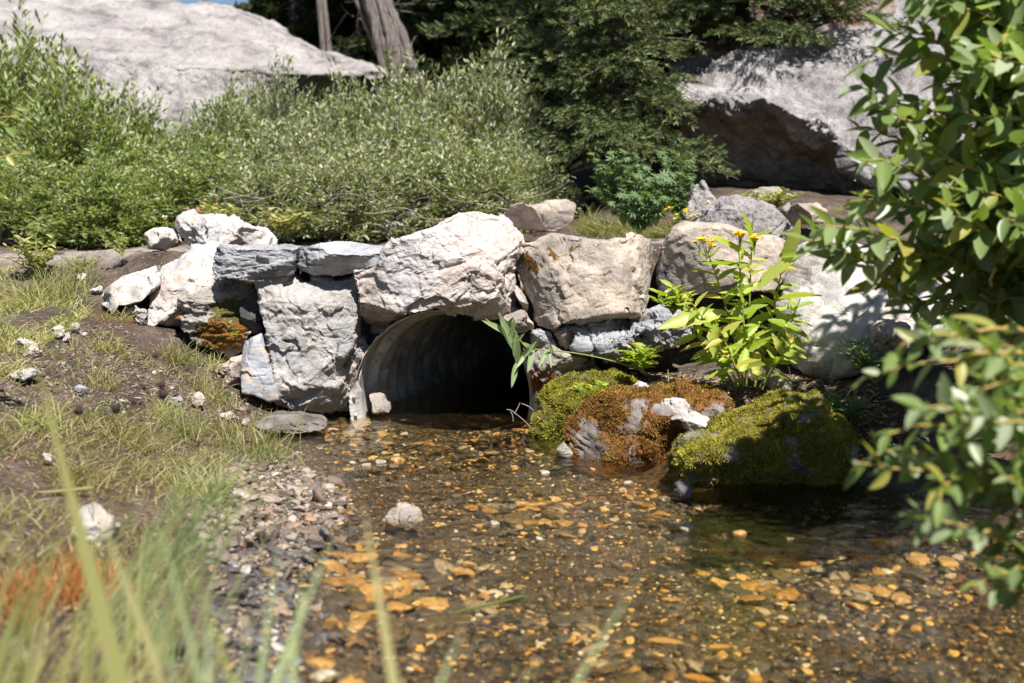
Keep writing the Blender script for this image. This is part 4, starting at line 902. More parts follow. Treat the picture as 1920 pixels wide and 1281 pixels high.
fan(24, (1950, 2250), (0, 650), (2.5, 3.1), (1780, 1930), (-60, 520), (2.4, 3.0)); fan(12, (1900, 2200), (-100, 300), (2.6, 3.0), (1710, 1850), (-60, 260), (2.6, 2.9))
fan(16, (1950, 2200), (420, 640), (2.7, 3.1), (1720, 1890), (470, 620), (2.7, 3.0), .03)
near_twigs('willow_shrub', tw, .100, 'nearest tall willow, broad leaves on orange twigs at upper right', 601, parentloc=(1.25, 2.6, .1), dens=.019)
tw = []; fan(16, (1900, 2150), (150, 640), (3.1, 3.5), (1730, 1880), (330, 560), (3.1, 3.4)); fan(18, (1950, 2300), (-100, 500), (3.1, 3.6), (1760, 1900), (-100, 480), (3.0, 3.6))
fan(16, (1900, 2200), (300, 700), (3.3, 3.9), (1760, 1900), (420, 640), (3.5, 3.9)); fan(10, (1850, 2100), (560, 800), (3., 3.4), (1760, 1900), (600, 760), (2.9, 3.3))
fan(22, (2000, 2300), (-500, 250), (3.0, 3.6), (1880, 2050), (-420, 150), (2.9, 3.5))
near_twigs('willow_shrub', tw, .085, 'dense willow behind the nearest one, shading the white boulder', 603, parentloc=(1.7, 3.3, .15), dens=.019)
tw = []
for e in [(1625, 705), (1680, 660), (1665, 820), (1610, 870), (1640, 850), (1700, 960), (1760, 930), (1720, 760), (1830, 1090), (1860, 1020), (1900, 1120), (1790, 640), (1860, 640), (1890, 900)]:
    tw.append(((e[0]+rs.uniform(170, 320), e[1]+rs.uniform(-60, 140), 1.8), (e[0], e[1], rs.uniform(1.55, 1.8)), .03))
fan(14, (1980, 2180), (680, 1080), (1.6, 2.0), (1770, 1910), (700, 1060), (1.55, 1.8), .03)
near_twigs('willow_shrub', tw, .062, 'blurred low willow branches at the right edge, closest to the camera', 605, parentloc=(1.0, 1.6, 0), dens=.0165)
tw = [((-90, 330, 3.0), (28, 205, 2.9), .03), ((-90, 350, 3.0), (40, 290, 2.9), .02), ((-90, 400, 3.0), (30, 345, 2.9), .02), ((-100, 260, 3.0), (15, 235, 2.9), .02)]
near_twigs('willow_sprig', tw, .055, 'few willow leaves poking in at the left edge', 607, parentloc=(-1.35, 3.0, .3), dens=.02)

# ------------------------------------------------------------------ conifers
MAT['needle'] = leaf_mat('fir_needles', [(.05, .085, .035), (.095, .13, .045), (.03, .055, .025), (.22, .24, .08), (.06, .10, .045), (.28, .28, .10)], .15, .5, .3)
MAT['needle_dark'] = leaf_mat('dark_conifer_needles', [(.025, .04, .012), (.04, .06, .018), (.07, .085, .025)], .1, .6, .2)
MAT['bark'] = bark_mat('conifer_bark', (.05, .035, .028), (.16, .12, .10))
MAT['oldwood'] = bark_mat('silvery_dead_wood', (.05, .04, .035), (.24, .20, .185), .8)
def needle_twig(n=34, L_=.12, nl=.022, seed=0, nw=1.):
    rs = np.random.default_rng(seed); y = rs.uniform(0, 1, n); a_ = rs.uniform(0, 2*np.pi, n)
    d = np.stack([np.cos(a_), np.full(n, .75), np.sin(a_)*.6], 1); pos = np.stack([0*y, y, -.1*y*y], 1)*L_
    q = np.array([(-.09, 0, 0), (.09, 0, 0), (.05, 1, 0), (-.05, 1, 0)])*np.array([nw, 1, 1]); f = np.array([(0, 1, 2, 3)])
    global RNG
    RNG = rs; return scatter(q, f, pos, basis(d), np.full(n, nl)*rs.uniform(.7, 1.1, n))
ntw = [needle_twig(34, .12, .036, k) for k in range(3)]
ntw_far = [needle_twig(26, .24, .075, k+9, 1.6) for k in range(3)]
def conifer(name, loc, H, Rad, lab, seed, nlimb=60, z0=.3, near=True, mat='needle', tr=.07, dens=1., group='dark conifers beyond the hedge', facing=None):
    rs = np.random.default_rng(seed); global RNG
    t = empty(name, loc, lab, 'tree', group); tk = MB(); base = np.array(loc)
    hs = np.linspace(0, H, 20); tp = base+np.stack([.05*np.sin(hs*1.1+seed), .05*np.cos(hs), hs-.1], 1); tk.add(*tube(tp, tr*(1-hs/H*.93), 10))
    pos = []; dirs = []; ups = []
    for k in range(nlimb):
        z_ = z0+(H-z0)*(k/nlimb)**(1.25); a_ = rs.uniform(0, 2*np.pi)
        if facing is not None and rs.uniform() < .6: a_ = facing+rs.normal()*.8
        L_ = Rad*(1-.75*z_/H)*rs.uniform(.7, 1.15); dr = np.array([math.cos(a_), math.sin(a_), 0])
        s_ = base+np.array([0, 0, z_]); e = s_+dr*L_+np.array([0, 0, -.22*L_+rs.normal()*.05]); c_ = bez(s_, (s_+e)/2+np.array([0, 0, .10*L_]), e, 8); tk.add(*tube(c_, np.linspace(.010, .002, 8)*(1 if near else 2.), 5))
        side = np.array([-dr[1], dr[0], 0]); nsub = int(max(6, L_/(.055 if near else .11)*dens))
        for j in range(nsub):
            f = .2+.8*j/nsub; b_ = c_[min(7, int(f*7))]+rs.normal(size=3)*.02; sg = 1 if j % 2 else -1
            l2 = L_*.42*(1.15-f)*rs.uniform(.6, 1.1)+.05; dd = dr*.65+side*sg*.75+np.array([0, 0, -.12+rs.normal()*.12]); dd /= np.linalg.norm(dd)
            step = .085 if near else .15; m_ = max(1, int(l2/step)); 
            for q in range(m_):
                pos.append(b_+dd*step*q+rs.normal(size=3)*.012); dirs.append(dd+side*rs.normal()*.35+np.array([0, 0, rs.normal()*.2])); ups.append([0, 0, 1.])
                if rs.uniform() < .6: pos.append(b_+dd*step*q); dirs.append(dd*.6+side*sg*-.8+np.array([0, 0, rs.normal()*.2])); ups.append([0, 0, 1.])
    pos, dirs, ups = map(np.array, (pos, dirs, ups)); cr = MB(); RNG = rs
    for k in range(3):
        p_ = pos[k::3]; cr.add(*scatter(*(ntw if near else ntw_far)[k], p_, basis(dirs[k::3], ups[k::3]), rs.uniform(.75, 1.15, len(p_))))
    tk.build('trunk', MAT['bark'], t); cr.build('crown', MAT[mat], t); return t
def at(px, Y): g = P(px, 400, Y); return (g[0], Y, ground_at(g[0], Y))
conifer('fir_tree', at(1165, 8.3), 2.7, .82, 'nearest green fir beside the overhanging boulder', 701, 100, .35, facing=-1.6, tr=.05)
conifer('fir_tree', at(1060, 9.6), 3.6, 1.05, 'fir with yellowish tips left behind the nearest fir', 703, 90, .4, facing=-1.6, tr=.06)
f3 = conifer('fir_tree', (P(1390, 0, 9.2)[0], 9.4, 1.88), 3.0, 1.30, 'fir whose boughs hang over the top of grey boulder', 705, 90, .10, facing=-1.3, tr=.06)
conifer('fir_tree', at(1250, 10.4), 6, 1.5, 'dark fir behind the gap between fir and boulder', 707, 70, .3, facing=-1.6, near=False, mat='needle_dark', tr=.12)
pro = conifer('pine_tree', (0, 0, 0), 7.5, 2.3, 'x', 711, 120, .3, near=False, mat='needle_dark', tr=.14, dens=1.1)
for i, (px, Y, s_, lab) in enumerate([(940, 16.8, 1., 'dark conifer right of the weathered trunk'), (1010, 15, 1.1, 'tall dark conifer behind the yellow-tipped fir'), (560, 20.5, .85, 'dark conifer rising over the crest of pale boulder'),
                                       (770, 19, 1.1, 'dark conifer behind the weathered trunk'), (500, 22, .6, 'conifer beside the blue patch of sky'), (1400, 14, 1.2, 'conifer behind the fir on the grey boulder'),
                                       (1700, 13, 1.2, 'conifer hidden mostly behind the nearest willow'), (1560, 12.5, 1.3, 'tall conifer standing behind the grey overhanging boulder'), (1900, 12.5, 1.4, 'conifer at the right edge behind the willows'), (2250, 11, 1.5, 'big unseen conifer added beyond the right edge to cut sky reflection'), (1350, 19, 1.5, 'tall conifer behind the grey boulder further back'), (1780, 18, 1.6, 'tall back conifer at the upper right'), (1230, 17, 1.2, 'conifer far behind the nearest fir'), (700, 24, 1.2, 'far conifer filling the gap left of weathered trunk'),  # tall right-hand conifers, one out of view, added to cut sky reflection in water
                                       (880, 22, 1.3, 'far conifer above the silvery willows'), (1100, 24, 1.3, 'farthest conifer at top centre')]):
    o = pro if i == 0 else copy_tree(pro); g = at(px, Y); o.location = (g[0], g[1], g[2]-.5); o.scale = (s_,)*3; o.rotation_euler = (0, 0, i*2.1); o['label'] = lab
# weathered twisted trunk
t = empty('weathered_tree', at(735, 14.6), 'silvery twisted old trunk leaning behind the pale boulder tip', 'tree')
mb = MB(); rs = np.random.default_rng(5)
A0, A1, A2 = P(775, 190, 14.5), P(728, 50, 14.6), P(640, -110, 14.8)
for k in range(26):
    ph = rs.uniform(0, 6.28); rr = rs.uniform(.06, .19); n = 30; s_ = np.linspace(0, 1, n); c_ = bez(A0, A1, A2, n); tw_ = ph+s_*2.2
    c_ = c_+np.stack([np.cos(tw_)*rr*(1.25-.4*s_), np.sin(tw_)*rr, 0*s_], 1)+rs.normal(size=(n, 3))*.006; mb.add(*tube(c_, rs.uniform(.02, .06)*(1.1-.4*s_), 6))
c_ = bez(A0, A1, A2, 20); mb.add(*tube(c_, np.linspace(.16, .10, 20), 12)); mb.build('trunk', MAT['oldwood'], t)
mb = MB()
for k in range(30):
    s_ = P(rs.uniform(640, 745), rs.uniform(-40, 110), 15.3); e = s_+np.array([rs.normal()*.35, -rs.uniform(0, .3), rs.normal()*.25]); mb.add(*tube(bez(s_, (s_+e)/2+rs.normal(size=3)*.08, e, 8), np.linspace(.012, .003, 8), 4))
mb.build('branch', MAT['oldwood'], t)
t = empty('weathered_tree', at(610, 15.8), 'short brown broken trunk left of the silvery twisted trunk', 'tree')
mb = MB()
for k in range(14):
    ph = rs.uniform(0, 6.28); c_ = bez(P(618, 170, 15.8), P(606, 60, 15.8), P(590, -80, 15.9), 20)+np.stack([np.cos(ph+np.linspace(0, 2, 20)), np.sin(ph+np.linspace(0, 2, 20)), np.zeros(20)], 1)*rs.uniform(.03, .08); mb.add(*tube(c_, rs.uniform(.02, .035), 6))
mb.build('trunk', MAT['oldwood'], t)
# bare dead twigs in the hedge
mb = MB()
for k in range(60):
    px, py = rs.uniform(400, 1000), rs.uniform(370, 440); s_ = P(px, py, rs.uniform(6.75, 7.0)); s_[2] = max(s_[2], .6); e = s_+np.array([rs.normal()*.14, -.05+rs.normal()*.05, abs(rs.normal())*.09])
    mb.add(*tube(bez(s_, (s_+e)/2+rs.normal(size=3)*.05, e, 8), np.linspace(.0035, .0012, 8), 4))
tag(mb.build('dead_twigs', MAT['twig_grey'], loc=(0, 6.8, .6)), 'tangle of bare grey twigs along the foot of willow hedge', 'twigs', kind='stuff')

# ------------------------------------------------------------------ grass
def tuft(mb, base, n, h, spread, w, lean=(0, 0), seed=0):
    rs = np.random.default_rng(seed)
    for _ in range(int(n*1.5)):
        a_ = rs.uniform(0, 6.28); r = spread*rs.uniform(.2, 1); b = np.array(base)+np.array([rs.normal()*spread*.35, rs.normal()*spread*.35, -.008]); hh = h*rs.uniform(.5, 1.1)
        tip = b+np.array([math.cos(a_)*r+lean[0], math.sin(a_)*r+lean[1], hh*rs.uniform(.1, 1)]); mb.add(*blade(b, tip, (rs.normal()*.01, 0, hh*.4), w*rs.uniform(.5, 1.1), 5))
def hit(px, py):
    prev = .9
    for Yt in np.arange(.9, 9, .02):
        q = P(px, py, Yt)
        if q[2] <= ground_at(q[0], Yt)+.004: return q
    return P(px, py, 6)
TG = 'grass tufts on the left bank'
for k, (px, py, n, h, sprd, mat, lab) in enumerate([
    (335, 680, 110, .10, .11, 'grass', 'green grass tuft below the mossy wall stone'), (395, 690, 60, .08, .08, 'bright', 'yellow green tuft beside the green tuft at the wall foot'),
    (380, 745, 60, .13, .07, 'dry', 'straw-coloured tuft hanging down the mud by the wall foot'), (185, 725, 70, .09, .06, 'dry', 'small dry tuft alone on the mud slope'),
    (200, 655, 40, .05, .05, 'bright', 'tiny tuft near the pale stones on the mud'), (225, 598, 60, .06, .08, 'dry', 'flattened tuft below the white slab'),
    (110, 555, 110, .18, .16, 'grass', 'tall sunlit grass clump left of the white slab'), (60, 570, 90, .15, .14, 'bright', 'sunlit grass clump at the left edge by the path bank'),
    (155, 505, 60, .10, .1, 'grass', 'grass tuft on the path edge above white slab'), (490, 865, 80, .16, .12, 'grass', 'arching grass tuft over the gravel bar'),
    (430, 820, 90, .13, .11, 'dry', 'mixed dry grass tuft at the shoreline'), (330, 815, 90, .12, .11, 'grass', 'green tuft on the bank left of the shoreline tuft'),
    (245, 840, 80, .11, .1, 'dry', 'yellow tuft mid bank'), (415, 760, 50, .09, .06, 'grass', 'small tuft against the small square tan stone'),
    (1110, 420, 70, .16, .10, 'grass', 'grass tuft between the tan block and the feathery plant'), (1390, 395, 50, .13, .1, 'grass', 'thin grass blades before the shaded overhang')
    , (520, 800, 60, .07, .07, 'bright', 'yellow green tuft overhanging the flat waterline slab'), (300, 780, 80, .08, .09, 'bright', 'yellow green tuft on mud left of centre'), (60, 800, 90, .09, .12, 'bright', 'yellow green tuft at the left edge of the near bank'), (140, 900, 90, .08, .12, 'dry', 'straw tuft beside the lone white stone'), (380, 930, 90, .12, .12, 'bright', 'tuft spilling over the near end of the gravel bar'), (20, 640, 80, .08, .1, 'bright', 'tuft among the flat pale stones at far left')]):
    q = hit(px, py); mb = MB(); tuft(mb, q, n, h, sprd, .0032, seed=900+k); o = mb.build('grass_tuft', MAT[mat], loc=q); tag(o, lab, 'grass', TG)
def lawn(name, poly, N, h, w, mat, lab, zg=.15, lean=(0, 0)):
    xy = sample_px(N, poly, zg); z = height(xy[:, 0], xy[:, 1]); mb = MB(); rs = np.random.default_rng(N)
    cl = perlin(np.stack([xy[:, 0]*4, xy[:, 1]*4, z*0], 1)); 
    for i in range(N):
        if cl[i] < rs.uniform(-.55, .25): continue
        hh = h*rs.uniform(.4, 1.2)*(1+cl[i]); b = np.array([xy[i, 0], xy[i, 1], z[i]-.004]); mb.add(*blade(b, b+np.array([rs.normal()*hh*.7+lean[0]*hh, rs.normal()*hh*.7+lean[1]*hh, hh*rs.uniform(.25, .9)]), (0, 0, hh*.3), w*rs.uniform(.6, 1.2), 3))
    tag(mb.build(name, MAT[mat], loc=(0, 0, 0)), lab, 'grass', kind='stuff')
lawn('grass', [(0, 780), (200, 780), (420, 800), (480, 840), (430, 900), (340, 1000), (300, 1281), (-100, 1281), (-100, 780)], 1500, .05, .0030, 'grass', 'green and straw grass covering the near left bank')
lawn('grass', [(0, 780), (200, 800), (470, 840), (430, 940), (380, 1050), (330, 1281), (-100, 1281), (-100, 780)], 4200, .035, .0026, 'dry', 'dry flattened grass over the near left bank')
lawn('grass', [(0, 500), (170, 500), (170, 590), (100, 640), (0, 720), (-80, 720), (-80, 500)], 5000, .05, .004, 'bright', 'sunlit yellow green turf at the left under the path')
lawn('grass', [(200, 620), (420, 680), (520, 760), (300, 790), (0, 780), (0, 700)], 1300, .04, .003, 'grass', 'sparse thin grass on the muddy slope')
lawn('grass', [(-100, 405), (270, 405), (420, 425), (600, 430), (600, 438), (300, 444), (-100, 442)], 4500, .15, .006, 'bright', 'tall sunlit grass strip along the far side of the path', .57)
lawn('grass', [(1080, 430), (1500, 400), (1500, 440), (1280, 450), (1080, 445)], 5000, .09, .004, 'grass', 'short grass on the right side of the path', .58)
# foreground rushes, far out of focus
FG = 'out-of-focus grass blades close to the camera'
blades = [((70, 690), (235, 1300), 1.15, .020, 'bright', 'broad yellow-tipped grass blade rising highest at the left'), ((682, 950), (745, 1300), 1.05, .013, 'bright', 'broad yellow-tipped blade standing over the stream'),
          ((300, 985), (385, 1300), 1.0, .010, 'rushes', 'green blade leaning left of the trio in front'), ((525, 1010), (480, 1300), 1.0, .009, 'rushes', 'green blade upright at the gravel edge'),
          ((622, 1010), (500, 1300), 1.0, .011, 'rushes', 'green blade leaning right over the gravel edge'), ((392, 1080), (388, 1300), .95, .008, 'rushes', 'short straight green blade in front'),
          ((865, 1185), (810, 1310), .9, .011, 'rushes', 'pale blade tip at the bottom centre'), ((1205, 1070), (1040, 1330), .95, .007, 'rushes', 'faint blade leaning right at bottom centre'),
          ((270, 1090), (340, 1300), .9, .008, 'rushes', 'short green blade at lower left'), ((570, 1060), (540, 1320), 1.0, .010, 'rushes', 'green blade behind the trio over wet gravel'), ((350, 1040), (455, 1320), .95, .010, 'bright', 'yellowish blade crossing the trio'), ((160, 900), (330, 1320), 1.1, .012, 'bright', 'second yellowish blade beside the highest one'), ((1010, 1240), (930, 1340), .9, .009, 'rushes', 'blade tip at the bottom right of centre'), ((480, 1130), (440, 1300), .9, .006, 'rushes', 'thin short blade between taller ones')]
for (t0, b0, Y, w_, mat, lab) in blades:
    B = P(b0[0], b0[1], Y); T0 = P(t0[0], t0[1], Y+.05); B2 = B+(B-T0)*.0; gz = ground_at(B[0], B[1]); 
    dirn = (B-T0)/np.linalg.norm(B-T0); k = max(0, (B[2]-gz))/max(.05, -dirn[2]); base = B+dirn*k*.9; base[2] = gz-.01
    random.seed(int(t0[0])); v, f = blade(base, T0, ((B-(base+T0)/2)*.5), w_*1.35, 10, .15); tag(mesh_np('tall_grass', v, f, MAT[mat]), lab, 'grass', FG)
mb = MB(); rs = np.random.default_rng(3)
for k in range(120):
    px, py = rs.uniform(-80, 400), rs.uniform(1000, 1420); Y = rs.uniform(1.15, 1.7); T0 = P(px+rs.normal()*40+40, py-rs.uniform(20, 170), Y); b = P(px, py+40, Y); b = np.array([b[0]-.05, b[1], ground_at(b[0], b[1])]); mb.add(*blade(b, T0, (-.02, 0, .03), rs.uniform(.003, .006), 6))
tag(mb.build('grass', MAT['bright'], loc=(0, 0, 0)), 'soft blurred grass filling the lower left corner', 'grass', kind='stuff')
mb = MB()
for k in range(60):
    f = rs.uniform(); px0, py0 = 230+rs.normal()*60, 980+rs.normal()*30; b = P(px0, py0, 1.8); b[2] = ground_at(b[0], b[1]); T0 = P(330+f*230+rs.normal()*25, 900-f*60+rs.normal()*35, 1.75); mb.add(*blade(b, T0, (0, 0, .035), .0028, 6))
tag(mb.build('grass_tuft', MAT['rushes'], loc=P(230, 980, 1.8)), 'fine arching grass plume sweeping right toward the stream', 'grass', FG)
# rust-coloured dead grass mats
MAT['rustgrass'] = grassmat('rust_dead_grass', [(.30, .12, .03), (.40, .18, .05), (.20, .09, .03)], .2)
for (px, py, sp, n, lab) in ((150, 1085, 65, 700, 'rust orange mat of dead growth in the blurred left foreground'), (45, 1115, 45, 400, 'smaller rust brown mat at the left photo edge')):
    mb = MB()
    for k in range(n):
        q = hit(px+rs.normal()*sp*.6, py+20+rs.normal()*22); b = q; mb.add(*blade(b, b+np.array([rs.normal()*.015, rs.normal()*.015, rs.uniform(.012, .045)]), (0, 0, .006), .003, 2))
    tag(mb.build('dead_growth', MAT['rustgrass']), lab, 'dead grass', kind='stuff')
# dark seed heads on thin stalks
MAT['seed'] = M('dark_seed_head').done((.035, .02, .018), .8)
V_, F_ = cube_grid(4); sp4 = V_/np.linalg.norm(V_, axis=1)[:, None]
for (px, py, r, Y, lab) in ((305, 740, 0.0092, 2.35, 'dark double seed head, lower and largest'), (303, 722, 0.0076, 2.36, 'dark seed head just above the largest one'), (148, 770, 0.0086, 2.30, 'dark seed head furthest left on its stalk'), (217, 766, 0.0092, 2.30, 'dark seed head right of the leftmost one'),
                       (251, 754, 0.0065, 2.40, 'small dark seed head mid group'), (467, 772, 0.0054, 2.45, 'small dark seed head near the waterline slab'), (292, 667, 0.0059, 2.45, 'highest dark seed head before the green tuft'), (270, 727, 0.0054, 2.40, 'faint seed head over mud'), (403, 750, 0.0038, 2.50, 'tiny dark seed head before the tan wall stone')):
    c_ = P(px, py, Y); b = np.array([c_[0]+.02, c_[1], ground_at(c_[0], c_[1])]); t = empty('seed_stalk', b, lab, 'plant', 'dark seed heads on thin stalks')
    v, f = tube(bez(b, (b+c_)/2+np.array([.01, 0, 0]), c_, 8), .0009, 5); mesh_np('stem', v, f, MAT['dry'], t)
    v = c_+sp4*np.array([1, 1, 1.15])*r*.85*(1+.6*perlin(sp4*3+px)[:, None]); mesh_np('seed_head', v, F_, MAT['seed'], t)

# ------------------------------------------------------------------ flowering plant and other herbs
MAT['ragleaf'] = leaf_mat('yellow_green_leaves', [(.32, .42, .06), (.42, .50, .09), (.24, .34, .04), (.52, .54, .15), (.30, .40, .06), (.58, .46, .10)], .45, .45, .4)
MAT['ragstem'] = leaf_mat('green_stem', [(.20, .25, .05), (.26, .28, .07)], .1)
MAT['yellow'] = M('yellow_petals').done((.95, .74, .03), .6)
MAT['orange'] = M('orange_flower_centre').done((.85, .50, .015), .7)
MAT['peach'] = M('peach_flowers').done((.8, .40, .14), .7); MAT['whiteflower'] = M('white_petals').done((.8, .8, .74), .6)
MAT['lupine'] = leaf_mat('blue_green_leaves', [(.10, .17, .09), (.15, .23, .12), (.21, .29, .13), (.10, .16, .06)], .35, .45, .4)
MAT['milk'] = leaf_mat('pale_green_leaves', [(.27, .36, .17), (.36, .44, .24), (.20, .29, .12)], .4, .45, .4)
leafT = leaf_t(12, .27, .22, .35, teeth=.22)
t = empty('ragwort_plant', P(1405, 715, 4.02), 'tall leafy plant with yellow flower heads before the wall', 'plant'); base = P(1405, 715, 4.02)
stems = [((1400, 725), (1405, 560), (1412, 405), 4.0), ((1395, 725), (1370, 580), (1322, 462), 3.98), ((1415, 725), (1450, 600), (1470, 480), 4.02), ((1385, 725), (1340, 620), (1290, 560), 3.95), ((1425, 725), (1480, 620), (1500, 560), 4.0),
         ((1400, 725), (1395, 590), (1385, 470), 3.93), ((1380, 725), (1320, 640), (1270, 590), 4.0), ((1430, 730), (1470, 650), (1490, 640), 3.9), ((1390, 720), (1370, 660), (1340, 600), 3.85)]
mb = MB(); pos = []; dirs = []; s_ = []; rs = np.random.default_rng(21)
for a_, m_, e_, Y in stems:
    c_ = bez(P(*a_, Y+.02), P(*m_, Y), P(*e_, Y-.02), 24); mb.add(*tube(c_, np.linspace(.0038, .0018, 24), 6)); tg = np.gradient(c_, axis=0); tg /= np.linalg.norm(tg, axis=1)[:, None]
    L_ = np.linalg.norm(np.diff(c_, axis=0), axis=1).sum(); nn = int(L_/.021)+3
    for j in range(nn):
        f = .16+.82*j/nn; i = int(f*23); ph = j*2.4+Y*50; ax = tg[i]; s1 = np.cross(ax, [0, 1, .1]); s1 /= np.linalg.norm(s1); s2 = np.cross(ax, s1)
        pos.append(c_[i]); dirs.append((math.cos(ph)*s1+.8*math.sin(ph)*s2)*.95+ax*rs.uniform(.1, .7)+np.array([0, 0, .05])); s_.append((.115-.06*f)*rs.uniform(.7, 1.2))
# long explicit leaves seen in the photo
for a_, b_ in [((1470, 490), (1498, 425)), ((1412, 470), (1410, 398)), ((1420, 545), (1488, 470)), ((1400, 480), (1345, 430)), ((1390, 500), (1330, 478)), ((1440, 600), (1520, 620)), ((1350, 590), (1250, 600)), ((1395, 560), (1375, 615)), ((1460, 560), (1530, 540)), ((1460, 480), (1500, 472)), ((1420, 660), (1415, 705)), ((1340, 600), (1335, 665))]:
    A, B = P(*a_, 3.96), P(*b_, 3.9); pos.append(A); dirs.append(B-A); s_.append(np.linalg.norm(B-A)*1.1)
RNG = rs; pos, dirs = np.array(pos), np.array(dirs); up = np.tile([0, -.5, 1.], (len(pos), 1))+rs.normal(size=pos.shape)*.35
mb.build('stems', MAT['ragstem'], t); v, f = scatter(*leafT, pos, basis(dirs, up), np.array(s_)); mesh_np('leaves', v, f, MAT['ragleaf'], t)
def flower_head(c, n, spread, pet, cen, t, pr=.008):
    mp, mc, ms = MB(), MB(), MB(); tv, tf = leaf_t(2, .42, .1, .1); rs = np.random.default_rng(int(abs(c[0])*1e4)); global RNG
    RNG = rs
    for k in range(n):
        q = c+rs.normal(size=3)*np.array([spread, spread*.6, spread*.45]); a_ = np.linspace(0, 6.28, 9, endpoint=False); d = np.stack([np.cos(a_), np.sin(a_)*.9-.2, np.full(9, .45)+rs.normal()*.2], 1)
        mp.add(*scatter(tv, tf, np.tile(q, (9, 1)), basis(d, np.tile([0, 0, 1.], (9, 1))), np.full(9, pr)*rs.uniform(.7, 1.2, 9))); mc.add(q+np.array([0, 0, .001])+sp4*pr*.28, F_)
        ms.add(*tube(bez(c+np.array([0, 0, -.05]), (c+q)/2+np.array([0, 0, -.02]), q, 5), .0008, 4))
    mp.build('petals', MAT[pet], t); mc.build('flower_centre', MAT[cen], t); ms.build('stems', MAT['ragstem'], t)
for px, py, n, sp in ((1326, 457, 12, .017), (1388, 440, 12, .013), (1415, 448, 10, .011), (1310, 450, 4, .010)): flower_head(P(px, py, 3.90), n, sp, 'yellow', 'orange', t, .015)
# small plants at its foot and along the wall
def herb(name, c0, n, h, spread, ll, mat, lab, seed, group=None, wl=None, cat='plant'):
    global RNG
    rs = np.random.default_rng(seed); RNG = rs; c0 = np.array(c0); t = empty(name, c0, lab, cat, group); mb = MB(); pos = []; dirs = []; s_ = []
    for k in range(n):
        a_ = rs.uniform(0, 6.28); e = c0+np.array([math.cos(a_)*spread*rs.uniform(.2, 1), math.sin(a_)*spread*.7*rs.uniform(.2, 1), h*rs.uniform(.45, 1.05)]); c_ = bez(c0, (c0+e)/2+np.array([0, 0, h*.2]), e, 10); mb.add(*tube(c_, np.linspace(.0025, .001, 10), 4))
        m_ = 10
        for j in range(m_):
            f = .25+.75*j/m_; ph = j*2.4; pos.append(c_[int(f*9)]); dirs.append([math.cos(ph), math.sin(ph), rs.uniform(.1, .9)]); s_.append(ll*rs.uniform(.6, 1.1))
    pos, dirs = np.array(pos), np.array(dirs, float); up = np.tile([0, 0, 1.], (len(pos), 1))+rs.normal(size=pos.shape)*.3
    mb.build('stems', MAT['ragstem'], t); v, f = scatter(*(wl or lt3), pos, basis(dirs, up), np.array(s_)); mesh_np('leaves', v, f, MAT[mat], t); return t
def palmate():  # seven leaflets spread like a hand
    mb = MB(); tv, tf = leaf_t(2, .28, .1, .2)
    for a_ in np.linspace(-2.3, 2.3, 8): c_, s2 = math.cos(a_), math.sin(a_); q = np.stack([tv[:, 0]*c_+tv[:, 1]*s2, -tv[:, 0]*s2+tv[:, 1]*c_, tv[:, 2]+.1], 1); mb.add(q, tf)
    return np.concatenate(mb.v), np.concatenate(mb.f)
pal = palmate()
for k, (px, py, Y, n, h, sp, lab) in enumerate([(1170, 425, 6.5, 46, .38, .22, 'tallest feathery green plant right of the tan block'), (1230, 425, 6.3, 40, .27, .2, 'feathery plant just left of the pointed grey rock'), (1270, 425, 6.7, 26, .40, .12, 'feathery plant with upright shoot beside the pointed rock'), (1200, 440, 5.9, 30, .2, .15, 'low feathery plant nearest the wall')]):
    herb('lupine_plant', P(px, py, Y), n, h, sp, .042, 'lupine', lab, 40+k, 'feathery green plants behind the wall', pal)
herb('herb', P(1450, 395, 7.), 20, .12, .25, .05, 'bright', 'low yellow green herb in front of the dark overhang', 50, 'small herbs among the stones')
herb('herb', P(1262, 590, 4.25), 12, .10, .08, .05, 'ragleaf', 'small green herb against the dark joint of right wall stones', 51, 'small herbs among the stones')
herb('herb', P(1205, 700, 4.1), 14, .09, .08, .045, 'ragleaf', 'creeping herb above the bright moss', 52, 'small herbs among the stones')
herb('herb', P(1105, 745, 4.1), 12, .05, .07, .03, 'ragleaf', 'tiny leafy herb in the bright green moss', 53, 'small herbs among the stones')
herb('herb', P(1590, 800, 3.7), 26, .10, .14, .035, 'lupine', 'small dark green herb behind the largest mossy rock', 54, 'small herbs among the stones')
herb('herb', P(1640, 720, 3.9), 26, .13, .14, .035, 'lupine', 'herb growing at the foot of the white boulder', 55, 'small herbs among the stones')
herb('herb', P(420, 440, 6.7), 18, .16, .16, .05, 'bright', 'green herb behind the white knobby stone', 56, 'small herbs among the stones')
herb('herb', P(540, 440, 6.7), 18, .14, .2, .05, 'bright', 'green herb at the hedge foot above the grey block', 57, 'small herbs among the stones')
herb('herb', P(70, 520, 4.9), 18, .16, .16, .04, 'bright', 'leafy weed on the bank at the far left', 58, 'small herbs among the stones')
herb('herb', P(230, 480, 4.9), 8, .09, .10, .02, 'bright', 'thin yellow weed on the dark path bank', 59, 'small herbs among the stones')
